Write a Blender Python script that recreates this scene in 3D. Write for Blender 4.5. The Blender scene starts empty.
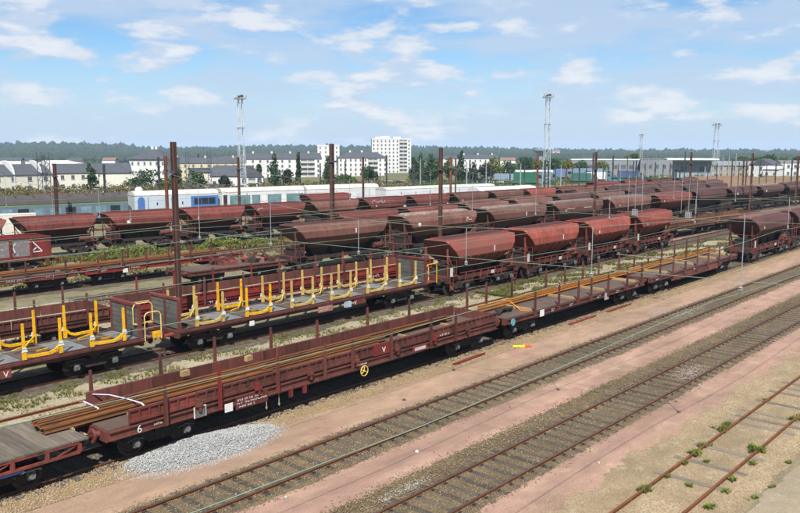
import bpy, math, random
import numpy as np
from mathutils import Vector, Matrix
random.seed(7); RNG = np.random.default_rng(7)
PI = math.pi
sc = bpy.context.scene
COL = sc.collection

# ------------------------------------------------------------------ camera
PITCH = math.radians(7.724); YAW = math.radians(41.53); CAMZ = 10.0
cam = bpy.data.cameras.new("camera"); cam.sensor_width = 36.0; cam.lens = 36.0
cam.clip_start = 0.2; cam.clip_end = 20000
co = bpy.data.objects.new("camera", cam); COL.objects.link(co)
co.location = (0, 0, CAMZ)
co.rotation_euler = (PI / 2 - PITCH, 0, YAW - PI / 2)
sc.camera = co

# ------------------------------------------------------------------ sky and sun
SUN_EL = math.radians(50.5); SHADOW_DIR = math.radians(43.0)      # shadows run this way from +X
SUN_AZ = SHADOW_DIR + PI                                            # where the sun stands
world = bpy.data.worlds.new("World"); sc.world = world; world.use_nodes = True
nt = world.node_tree; nt.nodes.clear()
def wn(t, **k):
    n = nt.nodes.new(t)
    for a, v in k.items(): setattr(n, a, v)
    return n
def wl(a, b): nt.links.new(a, b)
def wmath(op, a, b=None, clamp=False):
    n = wn("ShaderNodeMath", operation=op); n.use_clamp = clamp
    for i, v in enumerate((a, b)):
        if v is None: continue
        if isinstance(v, (int, float)): n.inputs[i].default_value = v
        else: wl(v, n.inputs[i])
    return n.outputs[0]
sky = wn("ShaderNodeTexSky", sky_type='NISHITA'); sky.sun_disc = False
sky.sun_elevation = SUN_EL
sky.sun_rotation = (PI / 2 - SUN_AZ) % (2 * PI)
sky.air_density = 1.0; sky.dust_density = 0.1; sky.ozone_density = 3.0; sky.altitude = 50
bg = wn("ShaderNodeBackground"); bg.inputs[1].default_value = 0.056
tint = wn("ShaderNodeMixRGB", blend_type='MULTIPLY'); tint.inputs[0].default_value = 1.0; tint.inputs[2].default_value = (0.72, 0.93, 1.10, 1)
wl(sky.outputs[0], tint.inputs[1]); wl(tint.outputs[0], bg.inputs[0])
tc = wn("ShaderNodeTexCoord"); sep = wn("ShaderNodeSeparateXYZ"); wl(tc.outputs["Generated"], sep.inputs[0])
def cloud_noise(scale, zs, off, detail, rough, dist=0.0):
    mp = wn("ShaderNodeMapping"); wl(tc.outputs["Generated"], mp.inputs[0])
    mp.inputs["Scale"].default_value = (1, 1, zs); mp.inputs["Location"].default_value = off
    n = wn("ShaderNodeTexNoise"); wl(mp.outputs[0], n.inputs["Vector"])
    n.inputs["Scale"].default_value = scale; n.inputs["Detail"].default_value = detail
    n.inputs["Roughness"].default_value = rough; n.inputs["Distortion"].default_value = dist
    return n.outputs[0]
def ramp01(v, a, b):
    m = wn("ShaderNodeMapRange"); m.interpolation_type = 'SMOOTHSTEP'
    wl(v, m.inputs[0]); m.inputs[1].default_value = a; m.inputs[2].default_value = b
    return m.outputs[0]
CL = (1.35, 0.45, 0.37)
ZS = 3.1
puff = cloud_noise(9.2, ZS, CL, 9.0, 0.56, 0.0)
puff_up = cloud_noise(9.2, ZS, (CL[0], CL[1], CL[2] + 0.07), 3.0, 0.5, 0.0)
cover = cloud_noise(2.6, 2.2, (5.2, 1.7, 0.3), 3.0, 0.5)
veil = cloud_noise(5.0, 4.5, (2.3, 0.4, 0.0), 7.0, 0.55, 0.1)
pz = wmath('ADD', puff, wmath('MULTIPLY', wmath('SUBTRACT', cover, 0.5), 0.20))
m_puff = ramp01(pz, 0.465, 0.60)
m_veil = wmath('MULTIPLY', ramp01(wmath('ADD', veil, wmath('MULTIPLY', wmath('SUBTRACT', cover, 0.5), 0.4)), 0.37, 0.62), 0.78)
# towards the horizon the cloud layers are seen edge on and run together
low = wmath('MULTIPLY', ramp01(sep.outputs[2], 0.135, 0.0), 0.92)
thin = wmath('MAXIMUM', m_veil, low)
mask = wmath('MAXIMUM', wmath('MULTIPLY', m_puff, 0.90), thin, True)
shade = ramp01(wmath('SUBTRACT', puff_up, puff), -0.07, 0.07)
bright = wmath('MULTIPLY', ramp01(pz, 0.49, 0.68), wmath('SUBTRACT', 1.0, wmath('MULTIPLY', shade, 0.85)))
mixc = wn("ShaderNodeMixRGB"); wl(bright, mixc.inputs[0])
mixc.inputs[1].default_value = (0.535, 0.645, 0.81, 1); mixc.inputs[2].default_value = (0.82, 0.84, 0.885, 1)
bg2 = wn("ShaderNodeBackground"); wl(mixc.outputs[0], bg2.inputs[0]); bg2.inputs[1].default_value = 0.52
mxs = wn("ShaderNodeMixShader"); wl(mask, mxs.inputs[0]); wl(bg.outputs[0], mxs.inputs[1]); wl(bg2.outputs[0], mxs.inputs[2])
out = wn("ShaderNodeOutputWorld"); wl(mxs.outputs[0], out.inputs[0])

sun = bpy.data.lights.new("sun", 'SUN'); sun.energy = 5.0; sun.angle = math.radians(0.53); sun.color = (1.0, 0.955, 0.88)
so = bpy.data.objects.new("sun", sun); COL.objects.link(so)
sd = Vector((math.cos(SUN_AZ) * math.cos(SUN_EL), math.sin(SUN_AZ) * math.cos(SUN_EL), math.sin(SUN_EL)))
so.rotation_euler = sd.to_track_quat('Z', 'Y').to_euler(); so.location = sd * 200
sc.view_settings.view_transform = 'Standard'; sc.view_settings.look = 'None'
sc.view_settings.exposure = 1.0; sc.view_settings.gamma = 1.0
sc.render.engine = 'CYCLES'
sc.cycles.max_bounces = 6; sc.cycles.diffuse_bounces = 3; sc.cycles.glossy_bounces = 2
sc.cycles.transmission_bounces = 4; sc.cycles.volume_bounces = 0; sc.cycles.transparent_max_bounces = 6
sc.cycles.use_denoising = True

# ------------------------------------------------------------------ materials
MATS = {}
def material(name, c1, c2=None, scale=2.0, rough=0.75, metal=0.0, bump=0.0, bscale=30.0, c3=None, c3amt=0.55, c3scale=6.0,
             stretch=(1, 1, 1), fine=0.0, spec=0.3, vary=0.0, detail=6.0, panels=0.0, stain=0.0, sstretch=(0.12, 0.5, 1), streak=None):
    """two colours mixed by noise, a third (dirt, rust, dust) in patches, fine grain, bump, a value shift per object"""
    if name in MATS: return MATS[name]
    def tone(c):
        if c is None: return None
        l = 0.3 * c[0] + 0.6 * c[1] + 0.1 * c[2]; k = 0.76 if max(c) < 0.42 else 0.86
        return tuple(max(0.004, (l + (x - l) * 1.14) * k) for x in c)
    c1, c2, c3 = tone(c1), tone(c2 or tuple(0.7 * x for x in c1)), tone(c3); streak = tone(streak)
    m = bpy.data.materials.new(name); m.use_nodes = True; t = m.node_tree
    b = t.nodes["Principled BSDF"]; b.inputs["Roughness"].default_value = rough; b.inputs["Metallic"].default_value = metal
    b.inputs["Specular IOR Level"].default_value = spec
    N = t.nodes.new; L = t.links.new
    tx = N("ShaderNodeTexCoord"); oi = N("ShaderNodeObjectInfo")
    mp = N("ShaderNodeMapping"); L(tx.outputs["Object"], mp.inputs[0]); mp.inputs["Scale"].default_value = stretch
    cmb = N("ShaderNodeCombineXYZ"); mu = N("ShaderNodeMath"); mu.operation = 'MULTIPLY'; mu.inputs[1].default_value = 40.0
    L(oi.outputs["Random"], mu.inputs[0]); L(mu.outputs[0], cmb.inputs[0]); L(mu.outputs[0], cmb.inputs[1]); L(cmb.outputs[0], mp.inputs["Location"])
    def noise(s, d=detail, r=0.6):
        n = N("ShaderNodeTexNoise"); L(mp.outputs[0], n.inputs["Vector"]); n.inputs["Scale"].default_value = s
        n.inputs["Detail"].default_value = d; n.inputs["Roughness"].default_value = r; return n.outputs[0]
    def mr(v, a, b_, lo=0.0, hi=1.0):
        q = N("ShaderNodeMapRange"); L(v, q.inputs[0]); q.inputs[1].default_value = a; q.inputs[2].default_value = b_
        q.inputs[3].default_value = lo; q.inputs[4].default_value = hi; return q.outputs[0]
    def mix(f, a, b_):
        q = N("ShaderNodeMixRGB"); L(f, q.inputs[0])
        for i, v in ((1, a), (2, b_)):
            if isinstance(v, tuple): q.inputs[i].default_value = (*v, 1)
            else: L(v, q.inputs[i])
        return q.outputs[0]
    col = mix(mr(noise(scale), 0.35, 0.65), c1, c2 or tuple(0.7 * x for x in c1))
    if c3: col = mix(mr(noise(c3scale, 8, 0.65), c3amt, c3amt + 0.12), col, c3)
    def wash(sx, lo, hi, a_, b_):
        m2 = N("ShaderNodeMapping"); L(tx.outputs["Object"], m2.inputs[0]); m2.inputs["Scale"].default_value = sx; L(cmb.outputs[0], m2.inputs["Location"])
        n2 = N("ShaderNodeTexNoise"); L(m2.outputs[0], n2.inputs["Vector"]); n2.inputs["Scale"].default_value = 1.0; n2.inputs["Detail"].default_value = 5.0; n2.inputs["Roughness"].default_value = 0.62
        return mr(n2.outputs[0], a_, b_, lo, hi)
    def scale_value(col, v):
        h_ = N("ShaderNodeHueSaturation"); L(col, h_.inputs["Color"]); L(v, h_.inputs["Value"]); return h_.outputs[0]
    if streak: col = mix(wash((4.0, 4.0, 0.45), 0.0, 0.85, 0.48, 0.66), col, streak)
    if stain:
        col = scale_value(col, wash(sstretch, 1 - stain, 1 + stain * .45, 0.34, 0.62)); col = scale_value(col, wash((0.9, 1.6, 1), 1 - stain * .6, 1 + stain * .3, 0.36, 0.60))
    if panels:
        sx_ = N("ShaderNodeSeparateXYZ"); L(tx.outputs["Object"], sx_.inputs[0]); q1 = N("ShaderNodeMath"); q1.operation = 'DIVIDE'; q1.inputs[1].default_value = 1.32; L(sx_.outputs[0], q1.inputs[0])
        q2 = N("ShaderNodeMath"); q2.operation = 'FLOOR'; L(q1.outputs[0], q2.inputs[0]); q3 = N("ShaderNodeMath"); q3.operation = 'ADD'; L(q2.outputs[0], q3.inputs[0]); L(mu.outputs[0], q3.inputs[1])
        wn_ = N("ShaderNodeTexWhiteNoise"); wn_.noise_dimensions = '1D'; L(q3.outputs[0], wn_.inputs["W"]); col = scale_value(col, mr(wn_.outputs[0], 0, 1, 1 - panels, 1 + panels))
    if fine or vary:
        h = N("ShaderNodeHueSaturation"); L(col, h.inputs["Color"])
        v = None
        if fine: v = mr(noise(bscale * 2.0, 3), 0.3, 0.7, 1 - fine, 1 + fine)
        if vary:
            w = mr(oi.outputs["Random"], 0, 1, 1 - vary, 1 + vary)
            if v is None: v = w
            else:
                q = N("ShaderNodeMath"); q.operation = 'MULTIPLY'; L(v, q.inputs[0]); L(w, q.inputs[1]); v = q.outputs[0]
        L(v, h.inputs["Value"]); col = h.outputs[0]
    L(col, b.inputs["Base Color"])
    if bump:
        bp = N("ShaderNodeBump"); bp.inputs["Strength"].default_value = bump; bp.inputs["Distance"].default_value = 0.03
        L(noise(bscale, 5), bp.inputs["Height"]); L(bp.outputs[0], b.inputs["Normal"])
    MATS[name] = m
    return m
def leafmat(name, c1, c2, sc_=0.5):
    m = material(name, c1, c2, scale=sc_, rough=0.6, fine=0.35, bscale=1.2, vary=0.12, spec=0.2)
    t = m.node_tree; b = t.nodes["Principled BSDF"]
    tr = t.nodes.new("ShaderNodeBsdfTranslucent"); ms = t.nodes.new("ShaderNodeMixShader"); ms.inputs[0].default_value = 0.3
    src = b.inputs["Base Color"].links[0].from_socket
    t.links.new(src, tr.inputs[0]); t.links.new(b.outputs[0], ms.inputs[1]); t.links.new(tr.outputs[0], ms.inputs[2])
    t.links.new(ms.outputs[0], t.nodes["Material Output"].inputs[0])
    return m
def glassmat(name, c=(0.03, 0.04, 0.05)):
    m = material(name, c, tuple(0.6 * x for x in c), scale=1.0, rough=0.12, spec=0.6)
    return m

SAND = material("sandy ground", (0.30, 0.235, 0.155), (0.225, 0.175, 0.115), 0.5, 0.95, bump=0.9, bscale=9, c3=(0.32, 0.27, 0.20), c3scale=2.2, fine=0.3, stain=0.2)
PINK = material("pink sand walkway", (0.325, 0.208, 0.168), (0.268, 0.178, 0.138), 0.35, 0.95, bump=0.7, bscale=14, c3=(0.335, 0.24, 0.175), c3scale=0.9, c3amt=0.52, fine=0.22, stain=0.22)
TAN = material("tan walkway", (0.325, 0.222, 0.165), (0.285, 0.205, 0.146), 0.4, 0.95, bump=0.7, bscale=14, c3=(0.29, 0.178, 0.142), c3scale=0.5, fine=0.22, stain=0.22)
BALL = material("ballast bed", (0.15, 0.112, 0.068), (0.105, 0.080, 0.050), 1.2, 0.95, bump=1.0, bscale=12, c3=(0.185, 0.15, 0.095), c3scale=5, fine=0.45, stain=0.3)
STONE = material("ballast stone", (0.215, 0.168, 0.11), (0.115, 0.086, 0.056), 9.0, 0.9, c3=(0.36, 0.30, 0.215), c3scale=14.0, c3amt=0.55, fine=0.2, stain=0.25)
SANDST = material("sand pebble", (0.36, 0.29, 0.20), (0.24, 0.185, 0.12), 9.0, 0.9, c3=(0.19, 0.13, 0.075), c3scale=14.0, c3amt=0.54)
GREYST = material("pale grey stone", (0.37, 0.375, 0.37), (0.25, 0.255, 0.255), 9.0, 0.85, c3=(0.50, 0.50, 0.49), c3scale=14.0)
PINKST = material("pinkish stone", (0.36, 0.29, 0.26), (0.28, 0.22, 0.20), 9.0, 0.85)
DARKB = material("dark brown ballast", (0.10, 0.085, 0.065), (0.07, 0.058, 0.045), 1.0, 0.95, bump=1.0, bscale=12, c3=(0.15, 0.125, 0.09), c3scale=4, fine=0.3)  # darker ballast tone for the beds under the trains
CLAY = material("rough clay edge", (0.27, 0.19, 0.11), (0.19, 0.135, 0.08), 1.6, 0.95, bump=1.0, bscale=7, c3=(0.33, 0.26, 0.17), c3scale=5, fine=0.3)
YARD = material("far yard gravel", (0.20, 0.17, 0.115), (0.145, 0.122, 0.083), 0.25, 0.95, bump=0.6, bscale=7, c3=(0.10, 0.11, 0.045), c3scale=0.7, c3amt=0.50, fine=0.3)
WHGR = material("whitish gravel strip", (0.32, 0.285, 0.21), (0.24, 0.21, 0.15), 0.5, 0.95, bump=0.8, bscale=9, c3=(0.17, 0.15, 0.085), c3scale=1.6, c3amt=0.54, fine=0.35)
FIELD = material("far fields", (0.10, 0.105, 0.045), (0.135, 0.12, 0.06), 0.012, 0.95, c3=(0.055, 0.08, 0.028), c3scale=0.05, fine=0.2, bscale=0.5)
EARTH = material("bare brown bank", (0.21, 0.13, 0.075), (0.165, 0.105, 0.062), 0.2, 0.95, bump=0.5, bscale=2, c3=(0.12, 0.11, 0.055), c3scale=0.4, c3amt=0.6)
RAILR = material("rusty rail side", (0.17, 0.066, 0.028), (0.095, 0.040, 0.021), 3.0, 0.85, bump=0.3, bscale=30, fine=0.25)
RAILH = material("worn rail head", (0.16, 0.11, 0.10), (0.11, 0.075, 0.07), 1.0, 0.42, metal=0.6, stretch=(0.2, 1, 1))
RAILO = material("orange rusted rail", (0.19, 0.08, 0.03), (0.115, 0.05, 0.023), 1.4, 0.85, bump=0.3, bscale=30, c3=(0.08, 0.04, 0.024), c3scale=3.0, fine=0.25, vary=0.25, stretch=(0.4, 1, 1))
RAILOB = material("bright orange rusted rail", (0.33, 0.135, 0.03), (0.22, 0.085, 0.025), 1.4, 0.85, bump=0.3, bscale=30, fine=0.2, stretch=(0.4, 1, 1))
SLEEP = material("creosoted sleeper", (0.085, 0.07, 0.055), (0.05, 0.043, 0.036), 2.0, 0.9, bump=0.5, bscale=15, stretch=(3, 0.4, 1), vary=0.3)
SLEEPG = material("grey bleached sleeper", (0.19, 0.165, 0.135), (0.12, 0.10, 0.085), 3.0, 0.9, bump=0.5, bscale=15, stretch=(3, 0.4, 1), vary=0.2)
def wagonpaint(name, c, dirt=(0.075, 0.045, 0.035), dust=None, amt=0.52):
    return material(name, c, tuple(0.72 * x for x in c), 0.9, 0.62, bump=0.12, bscale=14, c3=dirt, c3amt=amt, c3scale=2.3, fine=0.14, vary=0.24, stretch=(1, 1, 0.45), spec=0.35, panels=0.13, streak=tuple(0.6 * x for x in dirt))
RED = wagonpaint("faded red wagon paint", (0.160, 0.041, 0.034), (0.105, 0.038, 0.031))
REDB = wagonpaint("bright red wagon paint", (0.20, 0.028, 0.026), (0.11, 0.035, 0.028), amt=0.55)
BROWN = wagonpaint("brown wagon paint", (0.118, 0.040, 0.032), (0.066, 0.031, 0.025))
MAROON = wagonpaint("dark maroon wagon paint", (0.088, 0.036, 0.032), (0.060, 0.031, 0.027))
DUSTY = wagonpaint("dusty brown wagon paint", (0.145, 0.062, 0.049), (0.125, 0.072, 0.057))
SALMON = wagonpaint("sun-bleached red wagon paint", (0.248, 0.066, 0.049), (0.175, 0.055, 0.042))
GREYRF = wagonpaint("dust-covered roof", (0.23, 0.18, 0.155), (0.16, 0.10, 0.085))
UNDER = material("grimy underframe", (0.036, 0.026, 0.022), (0.020, 0.016, 0.015), 3.0, 0.85, bump=0.2, bscale=20, c3=(0.085, 0.038, 0.027), c3amt=0.57, c3scale=4.0)
WHEEL = material("wheel steel", (0.06, 0.045, 0.04), (0.035, 0.03, 0.028), 3.0, 0.6, metal=0.3)
AXBOX = material("pale axlebox", (0.17, 0.18, 0.18), (0.09, 0.09, 0.09), 4.0, 0.6, c3=(0.05, 0.04, 0.035), c3amt=0.52)
DECKG = material("grey steel deck", (0.175, 0.18, 0.18), (0.12, 0.123, 0.123), 1.5, 0.6, c3=(0.10, 0.065, 0.05), c3amt=0.54, c3scale=1.8, bump=0.15)
DECKB = material("brown dirty deck", (0.105, 0.072, 0.056), (0.07, 0.05, 0.041), 1.2, 0.85, c3=(0.075, 0.07, 0.068), c3scale=2.0, bump=0.2)
PLANK = material("weathered plank", (0.15, 0.125, 0.10), (0.095, 0.08, 0.064), 3.0, 0.9, bump=0.4, bscale=20, stretch=(3, 0.35, 1), vary=0.25, c3=(0.075, 0.072, 0.075), c3amt=0.54, c3scale=1.4)
PLANKG = material("grey end wall plank", (0.105, 0.105, 0.095), (0.06, 0.06, 0.055), 3.0, 0.9, bump=0.4, bscale=20, stretch=(1, 0.4, 2), vary=0.25)
TIMBER = material("pale timber beam", (0.36, 0.25, 0.135), (0.28, 0.19, 0.10), 3.0, 0.85, bump=0.3, stretch=(3, 0.4, 1), vary=0.12)
YELL = material("yellow stake paint", (0.64, 0.37, 0.02), (0.50, 0.28, 0.018), 3.0, 0.6, c3=(0.16, 0.075, 0.03), c3amt=0.55, c3scale=9.0, fine=.15)
PALEY = material("pale yellow stake paint", (0.46, 0.35, 0.13), (0.37, 0.27, 0.10), 2.0, 0.6, c3=(0.20, 0.12, 0.065), c3amt=0.55, c3scale=5.0)
WHITE = material("white paint", (0.60, 0.60, 0.585), (0.50, 0.50, 0.485), 4.0, 0.6)
DWHITE = material("dirty white paint", (0.46, 0.46, 0.445), (0.37, 0.37, 0.36), 1.0, 0.6, c3=(0.30, 0.285, 0.26), c3amt=0.58)
BLUE = material("blue placard", (0.02, 0.045, 0.15), (0.02, 0.04, 0.12), 2.0, 0.5)
ORANGE = material("orange strap", (0.62, 0.22, 0.04), (0.5, 0.17, 0.03), 3.0, 0.7)
POLE = material("rust-brown steel mast", (0.085, 0.042, 0.032), (0.055, 0.03, 0.026), 1.5, 0.75, c3=(0.14, 0.06, 0.03), c3amt=0.56, bump=0.15, stretch=(1, 1, 0.3))
POLER = material("orange-brown steel mast", (0.19, 0.075, 0.04), (0.12, 0.05, 0.03), 1.5, 0.75, stretch=(1, 1, 0.3))
POLED = material("dark grey steel mast", (0.055, 0.055, 0.065), (0.04, 0.04, 0.05), 1.5, 0.7)
POLEG = material("galvanised steel", (0.33, 0.355, 0.37), (0.26, 0.285, 0.30), 1.5, 0.5, metal=0.2)
WIRE = material("green copper wire", (0.20, 0.26, 0.195), (0.15, 0.20, 0.15), 2.0, 0.6)
WIREG = material("grey steel cable", (0.22, 0.20, 0.165), (0.16, 0.145, 0.12), 2.0, 0.6)
INSUL = material("glazed insulator", (0.30, 0.30, 0.30), (0.25, 0.25, 0.26), 2.0, 0.25, spec=0.6)

# ------------------------------------------------------------------ mesh helpers
class MB:
    def __init__(s): s.v = []; s.f = []
    def add(s, vs, fs):
        o = len(s.v); s.v += [tuple(map(float, p)) for p in vs]; s.f += [tuple(i + o for i in f) for f in fs]; return s
    def box(s, x0, x1, y0, y1, z0, z1):
        return s.add([(x, y, z) for z in (z0, z1) for x, y in ((x0, y0), (x1, y0), (x1, y1), (x0, y1))],
                     [(3, 2, 1, 0), (4, 5, 6, 7), (0, 1, 5, 4), (1, 2, 6, 5), (2, 3, 7, 6), (3, 0, 4, 7)])
    def cbox(s, cx, cy, cz, sx, sy, sz): return s.box(cx - sx / 2, cx + sx / 2, cy - sy / 2, cy + sy / 2, cz - sz / 2, cz + sz / 2)
    def bar(s, a, b, w, h=None):
        """a square-section bar from a to b"""
        a = Vector(a); b = Vector(b); d = (b - a).normalized(); h = h or w
        u = d.cross(Vector((0, 0, 1)))
        if u.length < 1e-3: u = Vector((1, 0, 0))
        u.normalize(); w2 = u.cross(d)
        vs = [p + u * (sx * w / 2) + w2 * (sy * h / 2) for p in (a, b) for sx, sy in ((-1, -1), (1, -1), (1, 1), (-1, 1))]
        return s.add(vs, [(3, 2, 1, 0), (4, 5, 6, 7), (0, 1, 5, 4), (1, 2, 6, 5), (2, 3, 7, 6), (3, 0, 4, 7)])
    def tube(s, pts, r, n=6, cap=True):
        pts = [Vector(p) for p in pts]; o = len(s.v); k = len(pts)
        rs = r if isinstance(r, (list, tuple)) else [r] * k
        for i, p in enumerate(pts):
            d = (pts[min(i + 1, k - 1)] - pts[max(i - 1, 0)]).normalized()
            u = d.cross(Vector((0, 0, 1)))
            if u.length < 1e-3: u = Vector((1, 0, 0))
            u.normalize(); w = u.cross(d)
            for j in range(n):
                a = 2 * PI * j / n; q = p + (u * math.cos(a) + w * math.sin(a)) * rs[i]; s.v.append(tuple(q))
        for i in range(k - 1):
            for j in range(n):
                a = o + i * n + j; b = o + i * n + (j + 1) % n; s.f.append((a, b, b + n, a + n))
        if cap: s.f.append(tuple(o + j for j in reversed(range(n)))); s.f.append(tuple(o + (k - 1) * n + j for j in range(n)))
        return s
    def prism(s, prof, x0, x1, axis='x'):
        """a profile of (a, b) pairs swept along an axis; for x the profile is (y, z), for y it is (x, z)"""
        n = len(prof)
        P = (lambda t, a, b: (t, a, b)) if axis == 'x' else (lambda t, a, b: (a, t, b))
        vs = [P(t, a, b) for t in (x0, x1) for a, b in prof]
        return s.add(vs, [tuple(reversed(range(n))), tuple(range(n, 2 * n))] + [(i, (i + 1) % n, n + (i + 1) % n, n + i) for i in range(n)])
    def disc(s, c, r, t, n=20, axis='y'):
        cx, cy, cz = c; o = len(s.v)
        for q in (-t / 2, t / 2):
            for j in range(n):
                a = 2 * PI * j / n; ca, sa = r * math.cos(a), r * math.sin(a)
                s.v.append({'y': (cx + ca, cy + q, cz + sa), 'x': (cx + q, cy + ca, cz + sa), 'z': (cx + ca, cy + sa, cz + q)}[axis])
        s.f.append(tuple(o + j for j in range(n))); s.f.append(tuple(o + n + j for j in reversed(range(n))))
        for j in range(n): s.f.append((o + j, o + n + j, o + n + (j + 1) % n, o + (j + 1) % n))
        return s
    def rings(s, rings, cap0=True, cap1=True):
        o = len(s.v); n = len(rings[0])
        for r in rings: s.v += [tuple(p) for p in r]
        for i in range(len(rings) - 1):
            for j in range(n):
                a = o + i * n + j; b = o + i * n + (j + 1) % n; s.f.append((a, b, b + n, a + n))
        if cap0: s.f.append(tuple(o + j for j in reversed(range(n))))
        if cap1: s.f.append(tuple(o + (len(rings) - 1) * n + j for j in range(n)))
        return s
    def mesh(s, name, mat=None, smooth=False):
        me = bpy.data.meshes.new(name); me.from_pydata(s.v, [], s.f)
        if mat: me.materials.append(mat)
        me.update()
        if smooth: me.shade_smooth()
        return me
    def build(s, name, mat, parent=None, loc=None, rotz=0.0, smooth=False):
        return place(s.mesh(name, mat, smooth), name, parent, loc, rotz)
def place(me, name, parent=None, loc=None, rotz=0.0, mat=None, rot=None):
    o = bpy.data.objects.new(name, me); COL.objects.link(o)
    if parent is not None: o.parent = parent
    if loc is not None: o.location = loc
    if rotz: o.rotation_euler = (0, 0, rotz)
    if rot: o.rotation_euler = rot
    if mat is not None and me is not None and len(o.material_slots):
        o.material_slots[0].link = 'OBJECT'; o.material_slots[0].material = mat
    return o
def tag(o, label=None, cat=None, group=None, kind=None):
    if label: o["label"] = label
    if cat: o["category"] = cat
    if group: o["group"] = group
    if kind: o["kind"] = kind
    return o
def thing(name, label, cat, loc=(0, 0, 0), rotz=0.0, group=None):
    return tag(place(None, name, None, loc, rotz), label, cat, group)
CACHE = {}
def cached(key, fn, mat, smooth=False):
    if key not in CACHE: CACHE[key] = fn().mesh(str(key[0]) if isinstance(key, tuple) else str(key), mat, smooth)
    return CACHE[key]
ORD = ["first", "second", "third", "fourth", "fifth", "sixth", "seventh", "eighth", "ninth", "tenth", "eleventh", "twelfth", "thirteenth",
       "fourteenth", "fifteenth", "sixteenth", "seventeenth", "eighteenth", "nineteenth", "twentieth", "twenty-first", "twenty-second", "twenty-third", "twenty-fourth"]
def np_mesh(name, V, F, mat):
    me = bpy.data.meshes.new(name); nv, nf = len(V), len(F); k = F.shape[1]
    me.vertices.add(nv); me.vertices.foreach_set("co", np.ascontiguousarray(V, dtype=np.float32).ravel())
    me.loops.add(nf * k); me.loops.foreach_set("vertex_index", np.ascontiguousarray(F, dtype=np.int32).ravel())
    me.polygons.add(nf); me.polygons.foreach_set("loop_start", np.arange(0, nf * k, k, dtype=np.int32))
    me.update(calc_edges=True); me.validate()
    me.materials.append(mat); return me
OCT = np.array([(1, 0, 0), (-1, 0, 0), (0, 1, 0), (0, -1, 0), (0, 0, 1), (0, 0, -1)], float)
OCTF = np.array([(0, 2, 4), (2, 1, 4), (1, 3, 4), (3, 0, 4), (2, 0, 5), (1, 2, 5), (3, 1, 5), (0, 3, 5)])
def stones(name, P, size, mat, parent=None, flat=0.7):
    """one mesh of many broken stones at points P"""
    n = len(P); a = RNG.uniform(0, 2 * PI, n); s = size * RNG.uniform(0.55, 1.35, n)
    V = np.repeat(OCT[None], n, 0) * RNG.uniform(0.8, 1.15, (n, 6, 1)) * RNG.uniform(.75, 1.2, (n, 1, 3)) * (s[:, None, None] / 2)
    t = RNG.uniform(-0.6, 0.6, n)
    x = V[..., 0] * np.cos(t)[:, None] - V[..., 2] * np.sin(t)[:, None]; z = V[..., 0] * np.sin(t)[:, None] + V[..., 2] * np.cos(t)[:, None]
    y = V[..., 1]; X = x * np.cos(a)[:, None] - y * np.sin(a)[:, None]; Y = x * np.sin(a)[:, None] + y * np.cos(a)[:, None]
    V = np.stack([X, Y, z * flat], -1) + P[:, None, :]
    F = OCTF[None] + (np.arange(n) * 6)[:, None, None]
    o = place(np_mesh(name, V.reshape(-1, 3), F.reshape(-1, 3), mat), name, parent)
    o["kind"] = "stuff"; return o
def vnoise(x, y, seed=0.0):
    """cheap smooth value noise for patches, about -1..1"""
    return (np.sin(x * 1.7 + 3.1 * seed + 1.3 * np.sin(y * 0.9 + seed)) + np.sin(y * 1.3 - seed + 1.7 * np.sin(x * 0.6 + 2 * seed)) + np.sin((x + y) * 0.77 + 5 * seed)) / 3
def tufts(name, P, h, mat, blades=9, spread=0.5, parent=None, width=0.12, kind="stuff"):
    """grassy tufts: bent blades as two-triangle strips"""
    n = len(P) * blades; P = np.repeat(P, blades, 0)
    hh = (h if np.ndim(h) == 0 else np.repeat(h, blades)) * RNG.uniform(0.45, 1.15, n)
    a = RNG.uniform(0, 2 * PI, n); lean = RNG.uniform(0.1, 1.0, n) * spread
    d = np.stack([np.cos(a), np.sin(a), np.zeros(n)], 1); s_ = np.stack([-np.sin(a), np.cos(a), np.zeros(n)], 1)
    w = (width * hh)[:, None]
    base = P + d * (hh * 0.12)[:, None]
    mid = base + d * (hh * lean * 0.35)[:, None] + np.array([0, 0, 1.0]) * (hh * 0.6)[:, None]
    tip = base + d * (hh * lean)[:, None] + np.array([0, 0, 1.0]) * hh[:, None]
    V = np.stack([base - s_ * w * 0.5, base + s_ * w * 0.5, mid + s_ * w * 0.6, mid - s_ * w * 0.6, tip], 1)
    i = (np.arange(n) * 5)[:, None]
    F = np.concatenate([i + np.array([[0, 1, 2]]), i + np.array([[0, 2, 3]]), i + np.array([[3, 2, 4]])])
    o = place(np_mesh(name, V.reshape(-1, 3), F, mat), name, parent)
    if kind: o["kind"] = kind
    return o
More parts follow.
